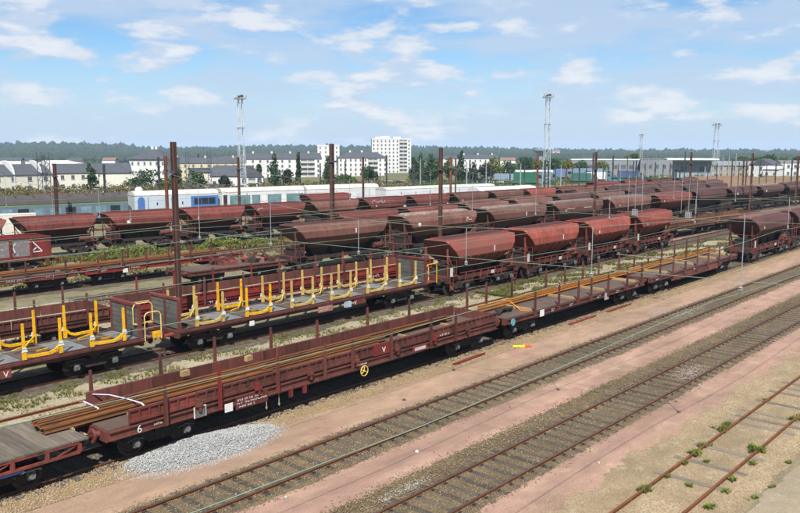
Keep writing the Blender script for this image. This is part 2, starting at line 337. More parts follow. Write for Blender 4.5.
def leaves(name, lobes, n, size, mat, parent=None, loc=None):
    """leaf-sized quads through the volume of several lobes; lobes are (cx, cy, cz, rx, ry, rz)"""
    lobes = np.array(lobes, float); wgt = (lobes[:, 3] * lobes[:, 4] * lobes[:, 5]) ** (2 / 3); wgt /= wgt.sum()
    k = RNG.choice(len(lobes), n, p=wgt)
    d = RNG.normal(size=(n, 3)); d /= np.linalg.norm(d, axis=1)[:, None]
    r = RNG.uniform(0.35, 1.0, n) ** 0.4
    c = lobes[k, :3] + d * r[:, None] * lobes[k, 3:] * (1 + 0.18 * np.sin(5 * d[:, :1] + 7 * d[:, 1:2] + k[:, None]))
    nrm = d + 0.7 * RNG.normal(size=(n, 3)); nrm /= np.linalg.norm(nrm, axis=1)[:, None]
    u = np.cross(nrm, RNG.normal(size=(n, 3))); u /= np.linalg.norm(u, axis=1)[:, None] + 1e-9; w = np.cross(nrm, u)
    s = size * RNG.uniform(0.6, 1.3, n)[:, None]
    V = np.stack([c - u * s * .5, c + w * s * .32, c + u * s * .5, c - w * s * .32], 1)
    F = (np.arange(n) * 4)[:, None] + np.array([[0, 1, 2, 3]])
    return place(np_mesh(name, V.reshape(-1, 3), F, mat), name, parent, loc)
def text_mesh(txt, size, mat, name="lettering"):
    cu = bpy.data.curves.new(name, 'FONT'); cu.body = txt; cu.size = size; cu.extrude = 0.003
    o = bpy.data.objects.new(name, cu); COL.objects.link(o); bpy.context.view_layer.update()
    me = bpy.data.meshes.new_from_object(o.evaluated_get(bpy.context.evaluated_depsgraph_get()))
    bpy.data.objects.remove(o); me.materials.clear(); me.materials.append(mat); me.name = name
    return me

# ================================================================== THE SETTING
GZ = -0.12
def terrain(x, y):
    s = y + 0.15 * x
    return -0.16 - np.clip(0.022 * (s - 128), 0, 10.0)
def axis(lims):
    a = []
    for lo, hi, st in lims: a += list(np.arange(lo, hi, st))
    return np.array(a + [lims[-1][1]])
gx = axis([(-9000, -400, 900), (-400, -60, 60), (-60, 400, 10), (400, 1000, 60), (1000, 10000, 900)])
gy = axis([(-9000, -400, 900), (-400, -60, 60), (-60, 400, 10), (400, 1000, 60), (1000, 10000, 900)])
GX, GY = np.meshgrid(gx, gy, indexing='ij'); V = np.stack([GX, GY, terrain(GX, GY)], -1).reshape(-1, 3)
nx, ny = len(gx), len(gy); ii, jj = np.meshgrid(np.arange(nx - 1), np.arange(ny - 1), indexing='ij')
q = (ii * ny + jj).ravel(); F = np.stack([q, q + ny, q + ny + 1, q + 1], 1)
tag(place(np_mesh("ground", V, F, FIELD), "ground"), "grassy plain falling away behind the rail yard", kind="structure")

def strip(name, c0, c1, x0, x1, z, mat, label, jit=0.08, slope=0.0, freq=1.0, kind="structure"):
    """a ground sheet between two lines c = y - slope*x, with ragged edges"""
    xs = np.concatenate([np.arange(x0, min(x1, 62), 0.16), np.arange(max(x0, 62), x1 + 0.1, 0.8)]) if x0 < 62 else np.arange(x0, x1 + 0.1, 0.8)
    k = len(xs); r = RNG.uniform(-1, 1, (2, k)); sd_ = RNG.uniform(0, 9, 2)
    e = [jit * (0.5 * r[i] + 0.9 * np.sin(xs * 0.9 * freq + sd_[i]) * np.sin(xs * 0.31 * freq + 2 * sd_[i]) + 0.5 * np.sin(xs * 3.1 * freq + sd_[i])) for i in (0, 1)]
    ya = c0 + slope * xs + e[0]; yb = c1 + slope * xs + e[1]
    zz = np.full(k, z)
    V = np.concatenate([np.stack([xs, ya, zz], 1), np.stack([xs, yb, zz], 1)])
    i = np.arange(k - 1); F = np.stack([i, i + 1, i + 1 + k, i + k], 1)
    return tag(place(np_mesh(name, V, F, mat), name), label, kind=kind)
strip("yard_ground", -40, 128, -60, 520, GZ, YARD, "sandy gravel floor of the rail yard", 1.2, -0.15, 0.3)
strip("sandy_ground", 6.95, 12.4, -5, 150, GZ + 0.004, SAND, "beige sandy gravel round the rusty siding", 0.12)
strip("gravel_road", 2.0, 6.75, -5, 150, GZ + 0.008, material("grey gravel road", (0.275, 0.23, 0.165), (0.215, 0.18, 0.13), 0.8, 0.95, bump=0.5, bscale=12, c3=(0.28, 0.245, 0.19), c3scale=4, fine=0.2), "greyish gravel road in the near corner", 0.10)
strip("path", 10.95, 12.95, -5, 170, GZ + 0.012, PINK, "pink sand walkway between the rusty siding and the brown track", 0.24)
strip("path", 15.2, 17.7, -5, 170, GZ + 0.012, PINK, "pink sand walkway between the two near running tracks", 0.10)
strip("path", 19.6, 22.9, -5, 170, GZ + 0.012, TAN, "tan walkway beside the nearest train", 0.12)
strip("ballast_bed", 12.55, 15.5, -5, 200, GZ + 0.016, BALL, "grey-brown ballast of the nearer running track", 0.10)
strip("ballast_bed", 17.45, 19.85, -5, 200, GZ + 0.016, BALL, "grey-brown ballast of the running track beside the train", 0.09)
strip("clay_edge", 22.15, 23.3, -5, 200, GZ + 0.016, CLAY, "rough clay-coloured shoulder along the nearest train", 0.22, freq=1.7)
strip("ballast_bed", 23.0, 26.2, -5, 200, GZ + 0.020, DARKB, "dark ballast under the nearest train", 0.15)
strip("gravel_strip", 26.0, 32.9, -5, 200, GZ + 0.004, WHGR, "pale weedy gravel between the first and second train", 0.25)
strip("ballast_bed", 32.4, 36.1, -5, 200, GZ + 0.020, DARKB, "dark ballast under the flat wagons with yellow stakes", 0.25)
strip("gravel_strip", 42.2, 52.8, -5, 60, GZ + 0.004, WHGR, "pale gravel strip behind the low brown wagons", 0.3, -0.05)
strip("path", 35.9, 37.6, 80, 150, GZ + 0.024, PINK, "pink walkway behind the red hopper wagons", 0.1, -0.004)

for c, sl, x0, x1, lab in ((52.0, -.06, 25, 220, "dusty hopper row"), (57.3, -.03, -5, 200, "far red flat wagons"), (66.5, -.05, -5, 160, "graffiti-covered open wagon"), (76.0, -.085, -5, 220, "long far hopper row"), (41.2, -.045, -5, 150, "low brown and red wagons"), (92.0, -.15, 10, 240, "lone far hopper")):
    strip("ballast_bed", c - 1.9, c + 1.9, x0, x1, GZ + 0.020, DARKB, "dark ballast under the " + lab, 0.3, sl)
SLP = {}
# ------------------------------------------------------------------ tracks: centre line y = c + slope * x
TR = dict(C=(8.8, 0.0), B=(13.65, 0.0), A=(18.75, 0.0), T1=(24.1, 0.0), E1=(29.3, 0.0), T2=(34.25, 0.0), T2b=(41.2, -0.045),
          T3h=(52.0, -0.06), T4=(57.3, -0.03), T45=(66.5, -0.05), T5=(76.0, -0.085), T6=(92.0, -0.15), T7=(103.0, -0.19), K=(113.5, -0.212), E2=(46.5, -0.05))
def tpos(tr, x, off=0.0):
    c, s = TR[tr]; a = math.atan(s)
    return (x - off * math.sin(a), c + s * x + off * math.cos(a)), a
def rail_mb(x0, x1, h=0.15, seg=None):
    b = MB(); prof = [(-.066, 0), (.066, 0), (.066, .016), (.012, .032), (.012, h - .042), (.036, h - .034), (.036, h - .004), (.028, h), (-.028, h), (-.036, h - .004), (-.036, h - .034), (-.012, h - .042), (-.012, .032), (-.066, .016)]
    b.prism(prof, x0, x1); return b
def track(tr, label, x0, x1, sleep=None, smat=SLEEP, pitch=0.6, xs=(8, 78), rmat=RAILR, head=True, stuff=True):
    c, s = TR[tr]; a = math.atan(s)
    root = tag(place(None, "railway_track", None, (0, c, 0), a), label, kind="structure")
    ca = math.cos(a)
    for sgn in (-1, 1):
        r = rail_mb(x0 / ca, x1 / ca).build("rail", rmat, root, (0, sgn * 0.752, -0.15))
        if head: MB().box(x0 / ca, x1 / ca, -.030, .030, 0, .0035).build("rail_head", RAILH, r, (0, 0, .15))
    sm = cached("sleeper" + smat.name, lambda: MB().box(-.12, .12, -1.16, 1.16, -.12, 0), smat)
    if sleep:
        x = xs[0]
        while x < xs[1]:
            if tr == 'C' and random.random() < .45: x += pitch; continue
            place(sm, "sleeper", root, (x + random.uniform(-.03, .03), random.uniform(-.05, .05), -.0985 + random.uniform(-.006, .008)), random.uniform(-.02, .02), smat)
            SLP.setdefault(tr, []).append(x); x += pitch * random.uniform(0.94, 1.06)
    elif stuff:
        b = MB()
        for x in np.arange(xs[0], xs[1], pitch): b.box(x - .12, x + .12, -1.28, 1.28, -.2, -.085 + random.uniform(-.008, .006))
        tag(b.build("sleepers", SLEEP, root), kind="stuff")
    return root
tC = track("C", "disused rusty siding with weeds in the near corner", 5, 130, True, SLEEPG, 0.8, (17, 48), RAILR, False)
tB = track("B", "nearer running track with worn dark rails", -4, 260, True, SLEEP, 0.62, (12, 80))
tA = track("A", "running track right beside the nearest train", -4, 260, True, SLEEP, 0.62, (8, 90))
track("T1", "track under the nearest train of rail wagons", -4, 260, xs=(-4, 200))
track("E1", "half-buried empty track in the weedy gravel", -4, 200, xs=(-4, 90), rmat=RAILR, head=False, stuff=False)
track("T2", "track under the flat wagons with yellow stakes", -4, 200, xs=(-4, 160))
track("T2b", "track under the low brown and red wagons", -4, 150, xs=(-4, 150))
#track("E2", "empty track in the pale gravel behind the low wagons", -4, 60, xs=(-4, 60))
track("T3h", "track under the dusty hopper wagons", 25, 220, xs=(25, 220))
track("T4", "track under the far red flat wagons", -4, 220, xs=(-4, 200))
track("T45", "track under the graffiti-covered open wagon", -4, 160, xs=(-4, 140))
track("T5", "track under the farthest long row of hopper wagons", -4, 240, xs=(-4, 220))
track("T6", "track under the lone far hopper wagon", 10, 260, xs=(10, 240))
track("T7", "empty far track before the coaches", 10, 260, xs=(10, 240))
track("K", "track under the parked passenger coaches", 0, 200, xs=(0, 180))
def scatter(y0, y1, x0, x1, n, near=14.0, slope=0.0):
    """points thinning out with distance along the track"""
    u = RNG.uniform(0, 1, n); x = x0 + (x1 - x0) * u ** 1.7; y = RNG.uniform(y0, y1, n) + slope * x
    return np.stack([x, y, np.zeros(n)], 1)
def off_sleepers(P, tr, keep=.35):
    xs_ = np.array(SLP[tr]); d = np.abs(P[:, :1] - xs_[None]).min(1); on = (d < .13) & (np.abs(P[:, 1] - TR[tr][0]) < 1.16)
    return P[~on | (RNG.uniform(0, 1, len(P)) < keep)]
for tr in ("A", "B"):
    b = MB()
    for x in SLP[tr]:
        for sg in (-1, 1):
            for t in (-.115, .115): b.cbox(x, TR[tr][0] + sg * .752 + t, -.082, .10, .07, .045)
    tag(b.build("rail_fastenings", UNDER, None), "rusty fastenings holding the rails of the " + ("running track beside the train" if tr == "A" else "nearer running track"), kind="stuff")
P = scatter(12.5, 15.55, 10, 75, 30000); P = off_sleepers(P, "B"); P[:, 2] = GZ + .026
far_side = (P[:, 1] > 14.5); P[far_side, 2] += 0.02
tag(stones("ballast_stone_bed", P, 0.062, STONE), "loose stones in the nearer running track", kind="stuff")
def fringe(y, sgn, x0, x1, n, w):
    P = scatter(0, 1, x0, x1, n); P[:, 1] = y + sgn * np.abs(RNG.normal(0, w, n)) - sgn * .08; P[:, 2] = GZ + .022; return P
P = np.concatenate([fringe(15.5, 1, 9, 70, 3600, .20), fringe(12.6, -1, 12, 70, 2600, .16), fringe(17.5, -1, 9, 75, 3000, .16), fringe(19.85, 1, 8, 75, 3000, .15)])
tag(stones("ballast_fringe", P, 0.055, STONE), "stray ballast stones along the edges of the running tracks", kind="stuff")
P = scatter(17.5, 19.85, 8, 85, 24000); P = off_sleepers(P, 'A'); P[:, 2] = GZ + .026
tag(stones("ballast_stone_bed", P, 0.062, STONE), "loose stones in the running track beside the train", kind="stuff")
P = scatter(6.9, 11.5, 14, 60, 26000); P[:, 2] = GZ + .012
tag(stones("pebble_cover", P, 0.05, SANDST), "sandy pebbles around the rusty siding", kind="stuff")
P = scatter(21.9, 23.35, 6, 70, 12000); P[:, 2] = GZ + .03
tag(stones("clay_rubble", P, 0.065, SANDST), "clay lumps and pebbles along the nearest train", kind="stuff")
P = scatter(26.0, 32.8, 8, 80, 9000); P[:, 2] = GZ + .012
tag(stones("pebble_cover", P, 0.07, SANDST), "pale pebbles between the first two trains", kind="stuff")
P = scatter(23.2, 26, 6, 70, 6000); P[:, 2] = GZ + .03
tag(stones("ballast_stone_bed", P, 0.07, STONE), "ballast stones beneath the nearest train", kind="stuff")
n = 1500; P = np.concatenate([scatter(15.5, 17.6, 9, 60, 1300), scatter(19.9, 22.4, 9, 60, 3200), scatter(11, 12.6, 15, 50, 1300)]); P[:, 2] = GZ + .018
tag(stones("pebble_cover", P, 0.038, SANDST), "stray pebbles lying on the pink walkways", kind="stuff")
P = scatter(42.5, 52.5, 8, 60, 6000, slope=-.05); P[:, 2] = GZ + .012
tag(stones("pebble_cover", P, 0.11, SANDST), "pale pebbles on the gravel behind the low wagons", kind="stuff")
# pale patches of newer stones in the tracks
for (cx, cy, rx, ry, m, lab) in ((35.0, 13.5, 1.5, .55, PINKST, "pinkish patch of fresh stones in the nearer track"), (48.0, 18.9, 2.6, .7, GREYST, "pale patch of fresh stones in the track beside the train"),
                                 (47.0, 20.3, 1.6, .4, GREYST, "pale spill of stones beside the running track"), (17.2, 14.95, 1.3, .22, GREYST, "white stones at the shoulder of the nearer track")):
    n = 420 if m is PINKST else 170; a = RNG.uniform(0, 2 * PI, n); r = RNG.uniform(0, 1, n) ** .7
    tag(stones("stone_patch", np.stack([cx + rx * r * np.cos(a), cy + ry * r * np.sin(a), np.full(n, GZ + .045)], 1), 0.055, m), lab, kind="stuff")
# pile of grey stone tipped beside the train
def pile_h(x, y):
    u = (x - 15.2) / 2.9; v = (y - 22.3) / 1.25; d = u * u + v * v + 0.25 * u * v
    return np.clip(1 - d, 0, 1) ** 0.8 * 0.20 * (1 + 0.25 * np.sin(2.3 * x + y))
gxx, gyy = np.meshgrid(np.arange(11.6, 19.4, .1), np.arange(20.3, 23.9, .1), indexing='ij')
V = np.stack([gxx, gyy, GZ - .03 + pile_h(gxx, gyy)], -1).reshape(-1, 3); ny = gxx.shape[1]
ii, jj = np.meshgrid(np.arange(gxx.shape[0] - 1), np.arange(ny - 1), indexing='ij'); q = (ii * ny + jj).ravel()
pile = tag(place(np_mesh("gravel_pile", V, np.stack([q, q + ny, q + ny + 1, q + 1], 1), GREYST), "gravel_pile"), "pale grey heap of crushed stone tipped beside the nearest train", kind="stuff")
n = 24000; px = RNG.uniform(11.7, 19.3, n); py = RNG.uniform(20.3, 23.9, n); h = pile_h(px, py); k = (h > .02) | ((h > 0) & (RNG.uniform(0, 1, n) < .6)) | (((px - 15.2) / 3.3) ** 2 + ((py - 22.2) / 1.5) ** 2 < RNG.uniform(.4, 1.1, n))
P = np.stack([px, py, GZ + .02 + h], 1)[k]
tag(stones("gravel_stones", P, 0.047, GREYST, pile, .8), kind="stuff")

# ------------------------------------------------------------------ weeds and grass
GRASS = leafmat("yard grass", (0.11, 0.135, 0.036), (0.17, 0.15, 0.06), 0.6)
GRASSG = leafmat("fresh weed green", (0.13, 0.19, 0.045), (0.24, 0.24, 0.085), 3.0)
DRYG = leafmat("dry yellow grass", (0.23, 0.195, 0.09), (0.155, 0.145, 0.06), 0.5)
#
def patchy(y0, y1, x0, x1, n, thr, seed, slope=0.0, fx=0.7, fy=1.2):
    P = scatter(y0, y1, x0, x1, n, slope=slope); k = vnoise(P[:, 0] * fx, P[:, 1] * fy, seed) > thr
    P = P[k]; P[:, 2] = GZ; return P
tag(tufts("weed_cover", patchy(30.9, 33.1, 8, 60, 5200, -0.08, 1.3, fx=1.6, fy=2.2), 0.14, GRASS, 8, 1.0, width=.10), "weeds along the foot of the flat wagons with yellow stakes", kind="stuff")
tag(tufts("weed_cover", patchy(26.2, 31.2, 8, 70, 5200, 0.15, 2.1, fx=1.5, fy=2.2), 0.10, DRYG, 7, 1.0, width=.10), "thin dry weeds in the gravel between the first two trains", kind="stuff")
tag(tufts("weed_cover", patchy(29.4, 33.0, 45, 105, 7500, 0.0, .7, fx=.9, fy=2), 0.17, GRASS, 8, 1.0, width=.14), "green strip of weeds below the red hopper wagons", kind="stuff")
tag(tufts("weed_cover", patchy(42.5, 52.5, 10, 60, 4200, .25, 3.3, -.05, fx=1.1, fy=1.6), 0.20, GRASS, 7, 1.0, width=.14), "scattered weeds on the gravel behind the low wagons", kind="stuff")
tag(tufts("weed_cover", patchy(59.6, 66, 15, 90, 6500, -.15, 4.1, -.05, fx=.9, fy=1.4), 0.22, GRASS, 7, 1.0, width=.16), "grassy strip in front of the far open wagon", kind="stuff")
tag(tufts("weed_cover", patchy(69, 74.3, 20, 100, 5500, -.2, 5.1, -.085), 0.34, GRASS, 7, 1.0, width=.18), "rank weeds before the farthest hopper row", kind="stuff")
wl_ = [("right of the rail", 29.2, 9.72, .34), ("tall", 28.5, 9.66, .42), ("bushy", 26.5, 9.62, .30), ("spreading", 25.6, 9.55, .36), ("low", 24.6, 9.5, .26), ("small", 23.2, 9.5, .24), ("thick", 21.85, 9.55, .36),
       ("biggest", 27.3, 8.1, .46), ("dark", 26.0, 7.85, .26), ("flat", 24.3, 7.9, .30), ("squat", 23.3, 7.75, .24), ("near", 21.9, 7.7, .28), ("lone", 25.2, 9.0, .22), ("sprawling", 31.5, 8.1, .36), ("tiny", 26.9, 7.0, .20), ("thin", 23.4, 6.95, .22), ("roadside", 24.6, 6.8, .18), ("middle", 23.0, 8.7, .18), ("far", 33.2, 9.6, .22)]
wdesc = ["beside the siding's far rail, second clump from its upper end", "tall bright green weed in the middle of the row along the siding's far rail", "bushy weed between two others on the siding's far rail", "spreading weed on the siding's far rail at a sleeper end", "low weed in the row on the siding's far rail", "small weed near the lower end of the siding's far rail", "thick weed at the lower end of the siding's far rail, by a sleeper",
         "biggest round green weed growing on the near rail of the rusty siding", "dark weed just below the big round weed on the near rail", "flat weed on the near rail beside a sleeper end", "squat weed close to the lower end of the near rail", "weed at the picture's lower edge on the near rail", "lone weed between the two rails of the siding", "sprawling weed on the near rail at the picture's right edge", "tiny weed on the pebbles right of the near rail", "thin weed between the near rail and the green wire", "roadside weed on the pebbles near the gravel road", "little weed between the rails near the lowest sleeper", "far small weed on the siding's far rail near the right edge"]
for (nm, x, y, h), d in zip(wl_, wdesc):
    h *= .75; nn = random.randint(16, 34); P = np.stack([x + RNG.normal(0, h * .42, nn), y + RNG.normal(0, h * .3, nn), np.full(nn, GZ)], 1)
    o = tufts("weed_clump", P, h * .6, GRASSG, 16, 1.0, width=.11, kind=None)
    tag(o, d if "weed" in d else "green weed " + d, "weed", "weeds on the rusty siding")
LIT = material("litter white", (.5, .5, .48)); OIL = material("dark oily stain", (.13, .09, .07), (.17, .115, .09), 1.5, .9, fine=.2)
for i, (x, y, l) in enumerate(((23.5, 20.6, .16), (19.6, 16.6, .14), (27.2, 21.1, .10), (30.6, 12.3, .12), (36.4, 20.4, .14), (22.8, 11.6, .10), (25.6, 16.9, .10), (14.4, 17.2, .18))):
    o = stones("litter_scrap", np.array([[x, y, GZ + .03]]), l, LIT if i % 3 else BROWN); del o["kind"]
    tag(o, ["pale scrap lying on the tan walkway below the yellow handwheel", "pale scrap lying on the farther pink walkway, middle one", "pale scrap lying on the tan walkway near the yellow stick", "small scrap lying on the nearer pink walkway, upper one", "pale scrap lying on the tan walkway below the stake wagon", "pale scrap lying on the nearer pink walkway, lower one", "small scrap lying on the farther pink walkway, upper one", "pale scrap lying on the farther pink walkway, near the lower edge"][i], "scrap", "scraps of litter on the walkways")

# ================================================================== WAGON PARTS
def bogie_frame_mb(wb=1.8):
    b = MB(); h = wb / 2
    for s in (-1, 1):
        y0, y1 = (s * 1.02 - .05, s * 1.02 + .05)
        prof = [(-h - .38, .62), (-h - .38, .80), (-.45, .80), (-.32, .70), (.32, .70), (.45, .80), (h + .38, .80), (h + .38, .62), (h + .2, .60), (h - .30, .58), (.45, .38), (-.45, .38), (-h + .30, .58), (-h - .2, .60)]
        b.prism(prof, y0, y1, 'y')
        for k in (-.22, 0, .22):
            b.tube([(k, s * 1.0, .40), (k, s * 1.0, .70)], .085, 8)
    b.box(-.22, .22, -1.1, 1.1, .55, .86)
    for s in (-1, 1): b.box(s * (h + .36) - .04, s * (h + .36) + .04, -1.0, 1.0, .62, .74)
    return b
def wheel_mb():
    b = MB(); n = 24
    def ring(r, y): return [(r * math.cos(2 * PI * j / n), y, r * math.sin(2 * PI * j / n)) for j in range(n)]
    return b.rings([ring(.14, -.03), ring(.36, -.02), ring(.38, -.07), ring(.46, -.07), ring(.465, .03), ring(.49, .035), ring(.49, .065), ring(.38, .07), ring(.36, .03), ring(.14, .04)])
def axbox_mb():
    b = MB(); b.cbox(0, 0, 0, .22, .12, .24); b.disc((0, -.08, 0), .10, .07, 12); b.tube([(-.3, .02, .10), (0, .02, .17), (.3, .02, .10)], .022, 5); return b
def wheels(root, x, axmat=AXBOX, both=True):
    """a wheelset pair under a parent: wheels and axleboxes as its pieces"""
    wm = cached("wheel", wheel_mb, WHEEL); am = cached("axlebox", axbox_mb, AXBOX)
    for s in (-1, 1) if both else (-1,):
        place(wm, "wheel", root, (x, s * .75, .46), PI if s < 0 else 0)
        place(am, "axlebox", root, (x, s * 1.12, .47), 0 if s < 0 else PI, axmat)
    place(cached("axle", lambda: MB().tube([(0, -1.1, 0), (0, 1.1, 0)], .08, 8), WHEEL), "axle", root, (x, 0, .46))
def bogie(root, x, wb=1.8, axmat=AXBOX, lod=0):
    b = place(cached(("bogie", wb), lambda: bogie_frame_mb(wb), UNDER), "bogie", root, (x, 0, 0))
    if lod < 2:
        for s in (-1, 1): wheels(b, s * wb / 2, axmat, lod == 0)
    else:
        wm = cached("wheel", wheel_mb, WHEEL)
        for s in (-1, 1): place(wm, "wheel", b, (s * wb / 2, -.75, .46), PI)
    return b
def buffer_mb():
    b = MB(); b.tube([(0, 0, 0), (.28, 0, 0)], .11, 12); b.tube([(.28, 0, 0), (.56, 0, 0)], .075, 10); b.disc((.60, 0, 0), .225, .06, 20, 'x'); b.box(-.03, .03, -.18, .18, -.16, .16); return b
def buffers(root, hx, mat, lod=0):
    me = cached("buffer", buffer_mb, UNDER)
    for s in (-1, 1):
        for t in (-1, 1): place(me, "buffer", root, (s * hx, t * .875, 1.05), 0 if s > 0 else PI, mat)
    if lod == 0:
        hook = cached("coupling", lambda: MB().bar((0, 0, 0), (.35, 0, .02), .09, .16).bar((.35, 0, .02), (.48, 0, -.28), .06), UNDER)
        for s in (-1, 1): place(hook, "coupling", root, (s * hx, 0, 1.0), 0 if s > 0 else PI)
def dashes(rows, w, h, mat, parent, loc, name="lettering", seed=1):
    """rows of small painted characters too worn to read, standing on the near face"""
    r = random.Random(seed); b = MB(); n = len(rows)
    for i, fill in enumerate(rows):
        z = h * (1 - (i + .5) / n); x = 0; ch = h / n * .55
        while x < w * fill:
            cw = ch * r.uniform(.45, .75)
            if r.random() > .16:
                k = r.randint(0, 3)
                if k == 0: b.box(x, x + cw * .28, -.004, 0, z - ch / 2, z + ch / 2); b.box(x + cw * .28, x + cw, -.004, 0, z + ch * .28, z + ch / 2)
                elif k == 1: b.box(x, x + cw, -.004, 0, z - ch / 2, z - ch * .26); b.box(x, x + cw * .3, -.004, 0, z - ch * .2, z + ch / 2)
                elif k == 2: b.box(x, x + cw, -.004, 0, z - ch * .15, z + ch * .15); b.box(x + cw * .65, x + cw, -.004, 0, z - ch / 2, z - ch * .15)
                else: b.box(x + cw * .3, x + cw * .65, -.004, 0, z - ch / 2, z + ch / 2)
            x += cw * 1.35
    if not b.f: return None
    o = b.build(name, mat, parent, loc); o["kind"] = "stuff"; return o
def panel(name, w, h, mat, parent, loc, t=.012, rotz=0.0):
    return MB().box(0, w, -t, 0, 0, h).build(name, mat, parent, loc, rotz)
def letter(txt, size, mat, parent, loc):
    o = place(text_mesh(txt, size, mat), "lettering", parent, loc); o.rotation_euler = (PI / 2, 0, 0); return o

# ------------------------------------------------------------------ hopper wagons
def hull_ring(hx, hy, z, c=.12):
    c = min(c, hy * .5, hx * .5)
    return [(-hx + c, -hy, z), (hx - c, -hy, z), (hx, -hy + c, z), (hx, hy - c, z), (hx - c, hy, z), (-hx + c, hy, z), (-hx, hy - c, z), (-hx, -hy + c, z)]
HOP = dict(A=dict(hx=4.15, cx=3.2, zc=2.58, zt=3.74, hyt=1.02, bx=2.2, L=9.5), B=dict(hx=5.25, cx=4.35, zc=2.78, zt=3.82, hyt=1.0, bx=3.2, L=11.7), S=dict(hx=3.75, cx=2.85, zc=2.62, zt=3.74, hyt=1.02, bx=1.9, L=8.15))
def hull_mb2(p):
    hx, cx, zc, zt, hyt, bx = (p[k] for k in ("hx", "cx", "zc", "zt", "hyt", "bx")); zm = zc + .50
    xm = cx + (hx - cx) * .45
    return MB().rings([hull_ring(bx, .42, zc - .98, .02), hull_ring(cx, 1.41, zc, .03), hull_ring(xm, 1.40, zm, .04), hull_ring(hx - .12, hyt + .15, zt - .13, .10), hull_ring(hx - .03, hyt + .04, zt - .02, .14), hull_ring(hx - .10, hyt - .05, zt, .14)])
def chutes_mb(p, side):
    b = MB(); n = 3 if p["bx"] > 2.6 else 2; w = p["bx"] * 2 / n
    i = side; x = -p["bx"] + w * (i + .5); zc = p["zc"] - .93
    return b.rings([hull_ring(.28, .40, .55, .02), hull_ring(w / 2 - .06, .46, zc, .02)])
def under_mb(L):
    b = MB(); h = L / 2 - .62
    for s in (-1, 1): b.box(-h, h, s * 1.0 - .06, s * 1.0 + .06, .96, 1.22)
    for s in (-1, 1): b.box(s * h - .08, s * h + .08, -1.32, 1.32, .86, 1.26)
    b.box(-h, h, -.16, .16, .95, 1.2)
    for k in np.linspace(-h * .7, h * .7, 5): b.box(k - .05, k + .05, -1.0, 1.0, 1.0, 1.16)
    return b
